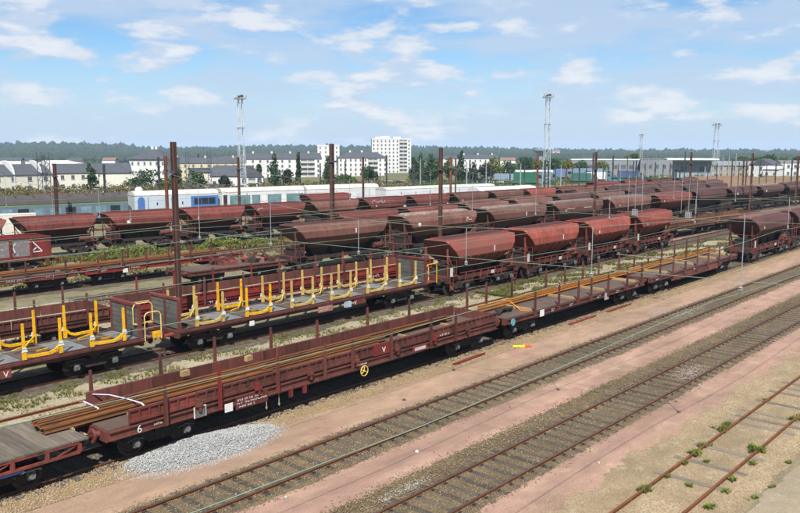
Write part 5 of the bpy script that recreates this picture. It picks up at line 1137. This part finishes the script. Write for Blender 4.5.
# white box van behind the far hoppers
def vehicle(label, u, D, L, H_, W, body, cab=None, name="parked_car", cat="car", rot=0.0, group="cars parked beyond the yard", kind="car"):
    x, y = spot(u, D); g = gz(x, y) + .02; r = thing(name, label, cat, (x, y, g), brg(u) - PI / 2 + rot, group)
    if kind == "car":
        MB().prism([(-L / 2, .30), (L / 2, .30), (L / 2, .62), (L * .46, .80), (L * .20, .90), (-L * .47, .90), (-L / 2, .75)], -W / 2, W / 2, 'y').build("body", body, r)
        MB().prism([(-L * .44, .905), (L * .22, .905), (L * .06, H_), (-L * .32, H_)], -W * .44, W * .44, 'y').build("cabin", cab or GLASS, r); MB().box(-L * .31, L * .05, -W * .43, W * .43, H_ + .002, H_ + .05).build("roof", body, r)
    else:
        MB().box(-L / 2, L * .26, -W / 2, W / 2, .75, H_).build("box", body, r); MB().prism([(L * .27, .5), (L / 2, .5), (L / 2, H_ * .55), (L * .43, H_ * .86), (L * .27, H_ * .86)], -W * .46, W * .46, 'y').build("cab", cab or CG, r)
        MB().box(-L / 2, L * .45, -W * .35, W * .35, .45, .74).build("chassis", UNDER, r); MB().prism([(L * .33, H_ * .55), (L * .46, H_ * .55), (L * .41, H_ * .8), (L * .33, H_ * .8)], -W * .47, W * .47, 'y').build("window", GLASS, r)
    for sx in (-.32, .32):
        for s in (-1, 1): MB().disc((0, 0, 0), .33 if kind == "car" else .45, .2, 14).build("wheel", UNDER, r, (sx * L, s * W * .44, .33 if kind == "car" else .45))
    return r
vehicle("cream box van standing behind the first far hopper wagons", 19, 92, 4.6, 3.35, 2.1, material("cream van paint", (.50, .48, .43), (.43, .41, .36)), None, "box_van", "van", 0, None, "van")
carc = [COW, COW, material("silver car", (.35, .37, .40)), material("dark car", (.04, .045, .06)), COW, material("red car", (.35, .04, .04)), material("pale blue car", (.25, .35, .45)), COW, material("dark blue car", (.05, .07, .16))]
cl = [(78, 226, "white car by the cream terrace, left one"), (97, 222, "white car parked before the cream terrace, right one"), (386, 250, "white car below the tower block, leftmost"), (392, 246, "white car below the tower block, second"), (399, 248, "dark car below the tower block"), (405, 247, "white car below the tower block, rightmost"), (409, 232, "white car on the grass edge beside the dark twin mast"),
      (476, 262, "silver car among trees in the middle distance"), (482, 262, "pale blue car among trees in the middle distance"), (488, 258, "dark blue car among trees in the middle distance"), (497, 255, "white car near the green lorry"), (618, 262, "turquoise-blue car before the grey shed"), (648, 265, "dark blue car before the grey shed"), (738, 262, "bright blue car before the beige building"), (667, 262, "yellow-marked car before the grey shed")]
for i, (u, D, lab) in enumerate(cl):
    m = COW if lab.startswith("white") else {"dark car": carc[3], "silver": carc[2], "pale b": carc[6], "dark b": carc[8], "turquo": material("turquoise car", (.05, .35, .48)), "bright": CBLUE, "yellow": material("yellow car", (.6, .5, .06))}.get(lab[:8] if lab.startswith("dark car") else lab[:6], carc[2])
    vehicle(lab, u, D, 4.3, 1.5, 1.75, m, None, rot=random.uniform(-.4, .4))
TARP = material("green lorry tarpaulin", (.02, .11, .07), (.02, .09, .055))
for u, D, L, Hh, m, lab in ((529, 235, 8.5, 3.9, TARP, "lorry with a bright green tarpaulin left of the orange-brown mast"), (545.5, 246, 7, 3.8, CG, "grey lorry behind the dark twin masts"), (585, 250, 8, 3.2, material("green van", (.04, .12, .10)), "green box van before the brown earth"), (512, 262, 11, 3.0, material("grey-blue trailer", (.22, .28, .34)), "grey-blue trailer among the trees"),
                            (556, 310, 14, 3.6, material("blue trailer", (.12, .18, .32)), "blue trailer, leftmost of three behind the masts"), (575, 312, 14, 3.7, material("slate blue trailer", (.17, .23, .34)), "slate blue trailer, middle of three behind the masts"), (594, 315, 14, 3.8, material("pale slate trailer", (.22, .28, .38)), "pale slate trailer, rightmost of three behind the masts"),
                            (701, 150, 4.6, 2.6, material("pale blue van", (.45, .58, .66)), "pale blue van between the thick brown mast and the bare bank"), (632, 285, 9, 3.2, material("mid blue lorry", (.06, .09, .18)), "blue lorry before the grey shed"), (600, 275, 8, 3.0, COW, "white lorry beside the third tall brown mast")):
    vehicle(lab, u, D, L, Hh, 2.5, m, None, "box_lorry", "lorry", 0, "lorries beyond the yard", "van")

# ================================================================== BUILDINGS
CREAM = material("cream render", (.52, .51, .45), (.46, .45, .40), .3, .85); WREND = material("white render", (.53, .53, .52), (.46, .46, .46), .25, .85, c3=(.48, .48, .48), c3amt=.62)
SLATE = material("slate roof", (.075, .08, .095), (.055, .06, .07), .8, .7, bump=.2, bscale=4); ZINC = material("white roof sheet", (.58, .59, .60), (.50, .51, .52), .4, .6); BEIGE = material("beige concrete", (.31, .28, .225), (.26, .235, .195), .3, .85)
GREYC = material("grey cladding", (.21, .225, .24), (.165, .18, .195), .2, .7); ROOFBR = material("brown tiled roof", (.20, .13, .10), (.15, .10, .08), .6, .8)
GLASSW = glassmat("sky-toned distant glass", (.11, .12, .14))  # base colour lightened to stand for reflected sky
def building(label, u, D, W, dep, v_eave, wall, roof=None, v_ridge=None, rot=0.0, rows=2, cols=6, wsize=(1.1, 1.3), base=None, style="gable", name="apartment_block", cat="building", group=None, balcony=(), chimneys=0, sidewin=0, ro=.35):
    x, y = spot(u, D); g = gz(x, y) - .3 if base is None else base; r = thing(name, label, cat, (x, y, g), brg(u) - PI / 2 + rot, group)
    he = hz(v_eave, D, u) - g
    MB().box(-W / 2, W / 2, 0, dep, 0, he).build("wall", wall, r)
    if v_ridge is not None:
        hr = hz(v_ridge, D, u) - g
        if style == "hip":
            k = min(dep / 2, W / 2) * .9
            rf_ = MB().add([(-W / 2 - ro, -ro, he + .01), (W / 2 + ro, -ro, he + .01), (W / 2 + ro, dep + ro, he + .01), (-W / 2 - ro, dep + ro, he + .01), (-W / 2 + k, dep / 2, hr), (W / 2 - k, dep / 2, hr)],
                          [(0, 1, 5, 4), (1, 2, 5), (2, 3, 4, 5), (3, 0, 4), (3, 2, 1, 0)]).build("roof", roof, r)
        elif style == "gable":
            rf_ = MB().prism([(-ro, he + .01), (dep / 2, hr), (dep + ro, he + .01)], -W / 2 - .2, W / 2 + .2).build("roof", roof, r)
        elif style == "gable_front":
            rf_ = MB().prism([(-W / 2 - .3, he + .01), (0, hr), (W / 2 + .3, he + .01)], -.2, dep, 'y').build("roof", roof, r)
        else:
            rf_ = MB().box(-W / 2 - .15, W / 2 + .15, -.15, dep + .15, he + .003, hr).build("roof", roof, r)
        for i in range(chimneys): cw_ = W * .35 if style != 'hip' else max(.5, W / 2 - min(dep / 2, W / 2) * .9) * .8; MB().cbox(-cw_ + i * 2 * cw_ / max(1, chimneys - 1), dep / 2, hr + .1, .9, .7, 1.6).build("chimney", wall, rf_)
    wsize = (wsize[0] * .8, wsize[1] * .85); wm = MB().box(-wsize[0] / 2, wsize[0] / 2, -.05, .04, -wsize[1] / 2, wsize[1] / 2).mesh("window", GLASSW); sm = MB().box(-wsize[0] / 2 - .1, wsize[0] / 2 + .1, -.12, 0, -.12, 0).mesh("sill", DWHITE)
    st = he / rows
    for i in range(rows):
        for j in range(cols):
            if j in balcony: continue
            w_ = place(wm, "window", r, (-W / 2 + W * (j + .5) / cols, -.01, st * (i + .55))); place(sm, "sill", w_, (0, -.02, -wsize[1] / 2))
        for j in balcony:
            bx = MB().box(-W / cols * .46, W / cols * .46, -.03, .3, -st * .32, st * .36).build("loggia", DECKG, r, (-W / 2 + W * (j + .5) / cols, 0, st * (i + .55)))
            MB().box(-W / cols * .46, W / cols * .46, -.9, -.82, -st * .36, 0).build("balcony_front", DWHITE, bx); MB().box(-W / cols * .46, W / cols * .46, -.9, 0, -st * .40, -st * .36).build("balcony_floor", WREND, bx)
        for j in range(sidewin): place(wm, "window", r, (W / 2 + .01, dep * (j + .5) / sidewin, st * (i + .55)), PI / 2)
    return r
TG = "terrace houses at the left"
def fin(parent, x, dep, z0, z1, curve):
    """white parapet wall with a quarter-round top between two roofs"""
    pts = [(-.5, 0), (-.5, z0)] + [(-.5 + (dep * .55) * (1 - math.cos(t)), z0 + (z1 - z0) * math.sin(t)) for t in np.linspace(.15, PI / 2, 8)] + [(dep * .6, z1), (dep * .6, 0)]
    MB().prism(pts, x - .22, x + .22).build("parapet_wall", WREND, parent)
b1 = building("cream terrace house cut by the left edge, white curved parapet at its right", 5, 262, 20, 12, 175, CREAM, SLATE, 164.5, .38, 2, 4, (1.5, 1.4), None, "gable", "terrace_house", "house", TG)
b2 = building("cream terrace house with a tall white curved parapet, behind the lattice gantry", 28, 264, 14, 12, 174.5, CREAM, SLATE, 165, .38, 2, 3, (1.5, 1.4), None, "gable", "terrace_house", "house", TG)
b3 = building("long cream terrace house with slate roof left of the dark oval tree", 61, 270, 21, 12, 173, CREAM, SLATE, 164, .10, 2, 7, (1.2, 1.5), None, "gable", "terrace_house", "house", TG)
b4 = building("cream house with plain wall and slate roof right of the dark oval tree", 104, 272, 16, 12, 173, CREAM, SLATE, 163.5, .05, 1, 1, (.6, .6), None, "gable", "terrace_house", "house", TG)
for b_, w_ in ((b1, 10), (b2, 7.0)): fin(b_, w_ + .1, 12, hz(176, 262, 20) - b_.location.z, hz(160.5, 262, 20) - b_.location.z, 1)
for b_, w_ in ((b1, 2.0),): fin(b_, w_, 12, hz(176, 262, 20) - b_.location.z, hz(160.5, 262, 20) - b_.location.z, 1)
r = thing("white_hall", "white swooping roof behind the cream terrace", "building", (*spot(58, 300), gz(*spot(58, 300))), brg(58) - PI / 2)
e = hz(160.5, 300, 58) - r.location.z; lo = hz(167.5, 300, 58) - r.location.z
MB().prism([(-7.5, lo + 1.5), (-3, e), (3, e), (8, e - 1.2), (4.0, lo), (-3, lo + .6)], 0, 10, 'y').build("roof", ZINC, r); MB().box(-6, 5, 1, 9, 0, lo - .05).build("wall", WREND, r)
building("white three-storey house with hipped slate roof above the round tree", 147, 300, 13.5, 13, 159, WREND, SLATE, 148.8, -.42, 3, 6, (.8, 1.2), None, "hip", "white_house", "house", None, (), 2, 4, .6)
building("long pale block with slate roof behind the gantry", 205, 400, 38, 10, 163, material("yellowish render", (.52, .46, .33)), SLATE, 157.5, 0, 3, 10, (1.1, 1.4), None, "gable", "apartment_block", "building", None, (), 3)
building("dark-roofed house with white gable end below the floodlight tower", 226, 235, 9.5, 9, 176, WREND, SLATE, 165.5, -.25, 1, 4, (1.2, 1.2), None, "gable", "slate_house", "house")
building("white gable-fronted house with dark glazed front by the floodlight tower", 251, 232, 6.5, 8, 177, WREND, SLATE, 165.5, .1, 2, 3, (1.5, 1.6), None, "gable_front", "slate_house", "house", None, (1,))
building("low white house left of the floodlight tower", 206, 240, 7, 8, 172, material("cream white render", (.6, .57, .5)), SLATE, 168, .2, 2, 2, (1, 1.2), None, "gable", "slate_house", "house")
building("long white apartment block with slate roof behind the dark trees, left one", 282, 430, 42, 12, 159, WREND, SLATE, 153, .10, 4, 11, (1.2, 1.5), None, "gable", "apartment_block", "building", "white apartment blocks", (8, 9), 4)
building("white apartment block with slate roof left of the tower block", 363, 440, 27, 12, 158, WREND, SLATE, 152, .12, 4, 10, (1.1, 1.4), None, "hip", "apartment_block", "building", "white apartment blocks", (6, 7), 3)
building("small white block above the slate roofs left of the holed mast", 328.5, 520, 14, 10, 146, WREND, ZINC, 145, 0, 7, 4, (1.1, 1.2), None, "flat", "tower_block", "building")
tb = building("tall white tower block with many balconies in the middle of the skyline", 391.5, 545, 26.5, 16, 139.5, WREND, ZINC, 138.7, .06, 9, 10, (1.2, 1.3), None, "flat", "tower_block", "building", None, (7, 8))
for x0, w_, hh in ((-9, 4, 1.2), (-4, 6, 1.8), (4, 5, 1.3)): MB().cbox(x0, 7, hz(138.7, 545, 391) - tb.location.z + hh / 2, w_, 5, hh).build("roof_housing", WREND, tb)
building("pale distant block among the trees right of the second tall mast", 478, 520, 26, 10, 158.5, WREND, SLATE, 154.5, 0, 3, 8, (1.1, 1.4), None, "gable", "apartment_block", "building", None, (), 3)
building("white villa on the far wooded ridge", 556, 1500, 14, 12, 151.2, WREND, ROOFBR, 149.6, 0, 2, 4, (1.5, 1.8), 1.0, "gable", "ridge_house", "house")
building("long flat grey shed behind the dark masts", 628, 380, 50, 16, 160, GREYC, ZINC, 159.3, .1, 1, 14, (2.6, 2.2), None, "flat", "grey_shed", "building")
building("grey shed with pale posts left of the white canopy", 672, 372, 26, 14, 159.5, GREYC, GREYC, 158.9, .05, 1, 9, (1.8, 2.2), None, "flat", "grey_shed", "building")
cn = building("white canopy roof over a pale blue wall beside the thick brown mast", 694, 300, 12, 12, 161.5, material("pale blue wall", (.28, .34, .39)), ZINC, 159.0, .1, 1, 2, (2.2, 2.4), None, "flat", "canopy_hall", "building", ro=1)
MB().box(-9, 8, -3.5, 13, 0, .5).build("canopy", ZINC, cn, (0, 0, hz(160.4, 300, 694) - cn.location.z + .2))
building("beige two-storey building with grey-pink roof below the right floodlight tower", 726, 315, 26, 10, 165.5, BEIGE, GREYC, 161, .15, 2, 12, (1.0, 1.3), None, "gable", "beige_building", "building")
building("white house with dark gable right of the thickest mast", 762, 300, 8, 9, 165, WREND, SLATE, 158.5, -.3, 2, 3, (1.0, 1.3), None, "gable_front", "white_house", "house")
building("white lean-to right of the white house on the bank", 772, 296, 5, 6, 169, WREND, ZINC, 166, -.3, 1, 2, (1.0, 1.0), None, "gable", "white_house", "house")
building("pale block near the right edge beyond the bare bank", 793, 330, 14, 10, 163, WREND, GREYC, 160.5, .2, 2, 6, (1.0, 1.3), None, "flat", "apartment_block", "building")
building("low pale shed among the lorries", 520, 300, 24, 10, 172, GREYC, ZINC, 170.5, 0, 1, 7, (1.6, 1.2), None, "flat", "grey_shed", "building")
# water tower
x, y = spot(540.5, 900); wt = thing("water_tower", "grey water tower with a wide bowl left of the tall floodlight tower", "tower", (x, y, gz(x, y)))
zt_ = hz(149, 900, 540) - wt.location.z; zb_ = hz(153, 900, 540) - wt.location.z
rg = lambda r_, z: [(r_ * math.cos(2 * PI * k / 20), r_ * math.sin(2 * PI * k / 20), z) for k in range(20)]
MB().rings([rg(3.4, 0), rg(3.0, zb_)]).build("shaft", GREYC, wt); MB().rings([rg(3.2, zb_ - 1.5), rg(8.2, zt_ - 1.6), rg(8.2, zt_ - .3), rg(3, zt_ + .4)]).build("bowl", GREYC, wt)

# ================================================================== TREES, SCRUB, BANK, HILLS
LEAF_D = leafmat("dark tree leaves", (.028, .06, .022), (.045, .085, .03), .25); LEAF_M = leafmat("mid green leaves", (.042, .085, .024), (.062, .11, .032), .25)
LEAF_Y = leafmat("yellow-green leaves", (.15, .165, .03), (.115, .135, .03), .25); LEAF_O = leafmat("olive scrub leaves", (.105, .10, .04), (.15, .125, .06), .15); LEAF_P = leafmat("purple-dark leaves", (.025, .035, .025), (.04, .045, .03), .25)
BARK = material("bark", (.09, .07, .05), (.06, .045, .035), 2, .9)
def tree(label, u, D, v_top, wpx, mat, shape="oval", n=900, base=None, cat="tree"):
    x, y = spot(u, D); g = gz(x, y) if base is None else base; H_ = hz(v_top, D, u) - g; W = wpx * D / 807.0
    r = thing("broadleaf_tree", label, cat, (x, y, g), random.uniform(0, 6), "trees beyond the yard")
    b = MB(); b.tube([(0, 0, 0), (.05 * W, 0, H_ * .35), (0, .03 * W, H_ * .7)], [.035 * H_ + .05, .022 * H_ + .03, .03], 7)
    for i in range(5):
        a = i * 1.3 + random.uniform(0, .6); b.tube([(0, 0, H_ * (.25 + .08 * i)), (W * .3 * math.cos(a), W * .3 * math.sin(a), H_ * (.45 + .09 * i))], [.012 * H_ + .03, .02], 5)
    b.build("trunk", BARK, r)
    lobes = []; k = 9 if shape != "tall" else 8
    if shape == "tall":
        for i in range(k): t = i / (k - 1); rr = W * .5 * (1 - .65 * t ** 1.5) * random.uniform(.75, 1.05); lobes.append((random.uniform(-.12, .12) * W, random.uniform(-.12, .12) * W, H_ * (.16 + .76 * t), rr, rr, H_ * .10))
    else:
        for i in range(k):
            a = random.uniform(0, 2 * PI); q = random.uniform(.1, .38); z = random.uniform(.32, .80); rr = random.uniform(.2, .32)
            lobes.append((W * q * math.cos(a), W * q * math.sin(a), H_ * z, W * rr, W * rr, H_ * .17))
        lobes.append((0, 0, H_ * .84, W * .26, W * .26, H_ * .14)); lobes.append((0, 0, H_ * .5, W * .40, W * .40, H_ * .26))
    leaves("crown", lobes, n, max(.28, .0022 * D) * 1.25, mat, r)
    return r
tl = [(90, 225, 163, 13, LEAF_D, "tall", "dark oval tree before the cream terrace"), (140, 232, 168.5, 34, LEAF_D, "oval", "wide round dark tree before the white hipped house"), (176, 228, 166, 14, LEAF_M, "oval", "mid green tree partly behind the tall brown mast"), (196, 230, 170, 22, LEAF_M, "oval", "loose green tree behind the white and blue coach"), (163, 224, 177, 20, LEAF_M, "oval", "low green bush right of the wide round tree"),
      (223, 224, 175, 12, LEAF_P, "oval", "dark bush left of the pale floodlight tower"), (258.5, 236, 163, 9, LEAF_D, "oval", "small dark tree right of the gable-fronted house"), (274, 240, 154, 15, LEAF_D, "tall", "tall dark tree before the long white block"), (286, 238, 168, 12, LEAF_P, "oval", "small purple-dark tree before the long white block"), (298, 245, 152.5, 7, LEAF_D, "tall", "narrow poplar before the long white block"),
      (328, 250, 156, 13, LEAF_M, "tall", "green tree right behind the holed mast"), (345, 236, 174, 22, LEAF_M, "oval", "low green tree by the foot of the holed mast"), (369, 255, 165, 18, LEAF_D, "oval", "round tree before the second white block"), (414, 262, 157, 12, LEAF_D, "tall", "dark tree right of the tower block"), (421, 280, 153, 13, LEAF_M, "tall", "green tree, second right of the tower block"), (430, 275, 154, 14, LEAF_D, "tall", "dark green tree left of the second tall mast"),
      (437, 268, 158, 12, LEAF_M, "oval", "mid green tree close to the second tall mast"), (449, 270, 157, 14, LEAF_M, "oval", "mid green tree behind the orange-brown mast"), (461.5, 275, 151, 12, LEAF_D, "tall", "tall dark tree right of the orange-brown mast"), (473.5, 258, 161, 13, LEAF_P, "oval", "dark purple-green round tree, left of two"), (487, 260, 163, 14, LEAF_P, "oval", "dark purple-green round tree, right of two"), (493, 285, 156, 18, LEAF_Y, "oval", "yellow-green tree left of the green lorry"),
      (507, 300, 160, 18, LEAF_M, "oval", "mid green tree behind the pale shed"), (524, 310, 156, 17, LEAF_D, "oval", "dark tree behind the green lorry"), (537, 330, 159, 16, LEAF_Y, "oval", "yellowish tree below the water tower"), (556, 330, 157, 16, LEAF_M, "oval", "green tree right of the tall floodlight tower"), (569, 330, 159, 14, LEAF_Y, "oval", "yellow-green tree behind the blue trailers"), (583, 340, 160, 18, LEAF_M, "oval", "mid green tree behind the pale slate trailer"),
      (602, 345, 160, 15, LEAF_Y, "oval", "yellowish tree right of the third tall mast"), (635, 430, 152.5, 16, LEAF_Y, "oval", "yellow-green tree topping the grey shed"), (742, 360, 156, 20, LEAF_M, "oval", "green tree left of the white house"), (771, 330, 153.5, 20, LEAF_D, "oval", "big dark tree behind the white house"), (784, 335, 157, 17, LEAF_Y, "oval", "yellow-green tree right of the big dark tree"), (757, 380, 156, 16, LEAF_M, "oval", "distant green tree behind the white house"), (797, 360, 156, 14, LEAF_D, "oval", "dark tree cut by the right edge")]
for u, D, v, w, m, s, lab in tl: tree(lab, u, D, v, w, m, s, 1000)
# scrub along the foot of the coaches' bank and beyond
lob = []
for u in np.arange(-20, 420, 4.0):
    for D in (205, 222, 240):
        uu = u + random.uniform(-3, 3); x, y = spot(uu, D + random.uniform(-8, 8)); hh = random.uniform(.7, 1.9); lob.append((x, y, gz(x, y) + hh * .5, random.uniform(1.2, 2.6), random.uniform(1.2, 2.6), hh))
tag(leaves("scrub_cover", lob, 26000, .55, LEAF_O), "olive scrub covering the slope behind the coaches", kind="stuff")
lob = []
for u in np.arange(410, 830, 5.0):
    for D in (250, 285):
        uu = u + random.uniform(-4, 4); x, y = spot(uu, D + random.uniform(-12, 12)); hh = random.uniform(.4, 1.2); lob.append((x, y, gz(x, y) + hh * .5, random.uniform(1.2, 3), random.uniform(1.2, 3), hh))
tag(leaves("scrub_cover", lob, 12000, .6, LEAF_M), "low green hedges between the parked vehicles", kind="stuff")
bu = [(703, 168, "left of the brown mast"), (722, 172, "middle of the bank"), (738, 170, "by the group of masts"), (768, 165, "below the white house"), (790, 168, "by the right edge"), (646, 178, "before the grey shed"), (662, 180, "below the yellow-marked car")]
for u, D, lab in bu:
    x, y = spot(u, D); tag(leaves("shrub", [(random.uniform(-2, 2), random.uniform(-1, 1), .5, 1.5, 1.2, .8) for _ in range(5)], 500, .40, LEAF_M, None, (x, y, GZ)), "green shrub on the bare bank, " + lab, "shrub", "shrubs on the bare bank")
for i, (X, off, hgt, lab) in enumerate([(27.5, -3.0, 1.3, "with a yellow flower right of the open wagon"), (30.5, -2.8, .9, "right of the open wagon, lower one"), (35.0, -2.7, 1.0, "under the second far hopper"), (37.5, -3.2, 1.5, "tallest, left of the tall brown mast"), (39.2, -3.0, 1.2, "touching the tall brown mast"), (46.5, -3.0, 1.3, "under the fourth far hopper, left half"), (49.0, -3.1, 1.0, "under the fourth far hopper, right half"), (51.5, -3.3, .9, "last before the dusty row's first hopper"), (66, -3.0, .9, "under the lone stretch right of the holed mast")]):
    hgt *= .75; (x, y), a = tpos("T5", X + 2.0, off)
    s = tag(leaves("shrub", [(random.uniform(-1.2, 1.2), random.uniform(-.6, .6), hgt * random.uniform(.2, .6), .8, .6, hgt * .4) for _ in range(6)], 700, .2, GRASSG, None, (x, y, GZ)), "bright green shrub below the far hoppers, " + lab, "shrub", "shrubs at the foot of the far hoppers")
    if i == 0: leaves("flower", [(-.3, -.7, hgt * .9, .22, .12, .2)], 60, .12, material("yellow flower", (.7, .55, .04)), s)
# bare bank at the right
us = np.linspace(640, 860, 40); V = []; F = []
for i, u in enumerate(us):
    hh = np.clip((u - 640) / 60, 0, 1) * 2.6 + .2 * math.sin(u * .13)
    for D, z in ((185, -.1), (200, hh * .5), (216, hh), (236, hh * .95), (262, -1.2)):
        x, y = spot(u, D); V.append((x, y, z + (.12 * math.sin(u * .7 + D))))
n = len(us)
F = np.array([(i * 5 + j, i * 5 + 5 + j, i * 5 + 6 + j, i * 5 + 1 + j) for i in range(n - 1) for j in range(4)])
tag(place(np_mesh("earth_bank", np.array(V), F, EARTH), "earth_bank"), "bare brown earth bank beyond the right-hand tracks", kind="structure")
# wooded hills on the horizon
def ridge(u):
    return np.interp(u, [-700, -200, 0, 60, 110, 170, 250, 330, 420, 500, 560, 650, 800, 1000, 2200], [148, 147, 145.2, 144.0, 146.5, 149.5, 147.8, 147.5, 148.2, 150, 151.3, 151.6, 152, 151, 151])
us = np.arange(-900, 2300, 12.0); Ds = np.array([1150, 1400, 1700, 2000, 2300, 2700]); fr = np.array([0, .12, .42, .8, 1.0, .6]); V = []
def hill_z(u, D):
    top = 10 - (ridge(u) - 148) * 2300 * np.cos(np.arctan((u - 400) / 807.0)) / 807.0 - 7
    return -10.3 + (np.maximum(top + 10.3, 2)) * np.interp(D, Ds, fr)
for u in us:
    a = YAW - math.atan((u - 400) / 807.0)
    for D in Ds: V.append((D * math.cos(a), D * math.sin(a), float(hill_z(u, D))))
n = len(us); k = len(Ds)
HILL = material("wooded hill", (.016, .030, .014), (.026, .042, .018), .01, .95)
tag(place(np_mesh("hills", np.array(V), np.array([(i * k + j, i * k + j + 1, i * k + k + j + 1, i * k + k + j) for i in range(n - 1) for j in range(k - 1)]), HILL), "hills"), "low wooded hills along the horizon", kind="structure")
m_ = 15000; u = RNG.uniform(-250, 1050, m_); D = 1150 + 1200 * RNG.uniform(0, 1, m_) ** .8; a = YAW - np.arctan((u - 400) / 807.0)
P = np.stack([D * np.cos(a), D * np.sin(a), hill_z(u, D) + 4.5], 1)
FOREST = material("forest canopy", (.016, .030, .014), (.026, .042, .018), .03, .9, c3=(.040, .052, .022), c3scale=.012, c3amt=.56)
tag(stones("hill_forest", P, 13.0, FOREST, None, .85), "dark woods covering the far hills", kind="stuff")
m_ = 1500; u = RNG.uniform(-200, 1000, m_); D = RNG.uniform(2050, 2330, m_); a = YAW - np.arctan((u - 400) / 807.0)
P = np.stack([D * np.cos(a), D * np.sin(a), hill_z(u, D) + 6 + 5 * RNG.uniform(0, 1, m_) ** 3], 1)
tag(stones("ridge_trees", P, 15.0, FOREST, None, 1.0), "taller trees along the crest of the far hills", kind="stuff")
m_ = 2600; u = RNG.uniform(-100, 900, m_); D = RNG.uniform(480, 1100, m_); a = YAW - np.arctan((u - 400) / 807.0)
keep = vnoise(u * .05, D * .01, 2.2) > -.1; u, D, a = u[keep], D[keep], a[keep]
lobs = np.stack([D * np.cos(a), D * np.sin(a), np.full(len(D), -10.3 + 2.5), np.full(len(D), 4.5), np.full(len(D), 4.5), np.full(len(D), 4.0)], 1)
tag(leaves("valley_wood", lobs, 60000, 1.7, LEAF_M), "green trees massed in the valley between town and hills", kind="stuff")
# far roofs between the trees
for i, (u, D, v, w) in enumerate(((8, 620, 158, 16), (22, 640, 158.5, 12), (75, 700, 158.5, 12), (108, 660, 158, 10), (178, 560, 157, 14), (232, 600, 157, 18), (450, 700, 156.5, 14), (508, 760, 158, 14), (590, 800, 158, 14))):
    building("%s distant house roof from the left among the valley trees" % ORD[i], u, D, w, 9, v + 2.2, [WREND, CREAM, BEIGE][i % 3], [SLATE, ROOFBR][i % 4 == 3], v - .6, .3 * (i % 3 - 1), 1, 4, (1.2, 1.4), None, "gable", "valley_house", "house", "distant houses in the valley")
# air
x0, x1, y0, y1, z0, z1 = -1500, 5200, -1500, 5200, -13, 40
hm = bpy.data.materials.new("haze"); hm.use_nodes = True; t = hm.node_tree; t.nodes.clear()
pv = t.nodes.new("ShaderNodeVolumePrincipled"); pv.inputs["Color"].default_value = (.55, .75, 1.0, 1); pv.inputs["Density"].default_value = 0.00014; pv.inputs["Anisotropy"].default_value = 0.0
mo = t.nodes.new("ShaderNodeOutputMaterial"); t.links.new(pv.outputs[0], mo.inputs["Volume"])
tag(MB().box(x0, x1, y0, y1, z0, z1).build("haze", hm), "thin bluish haze over the plain", kind="stuff")
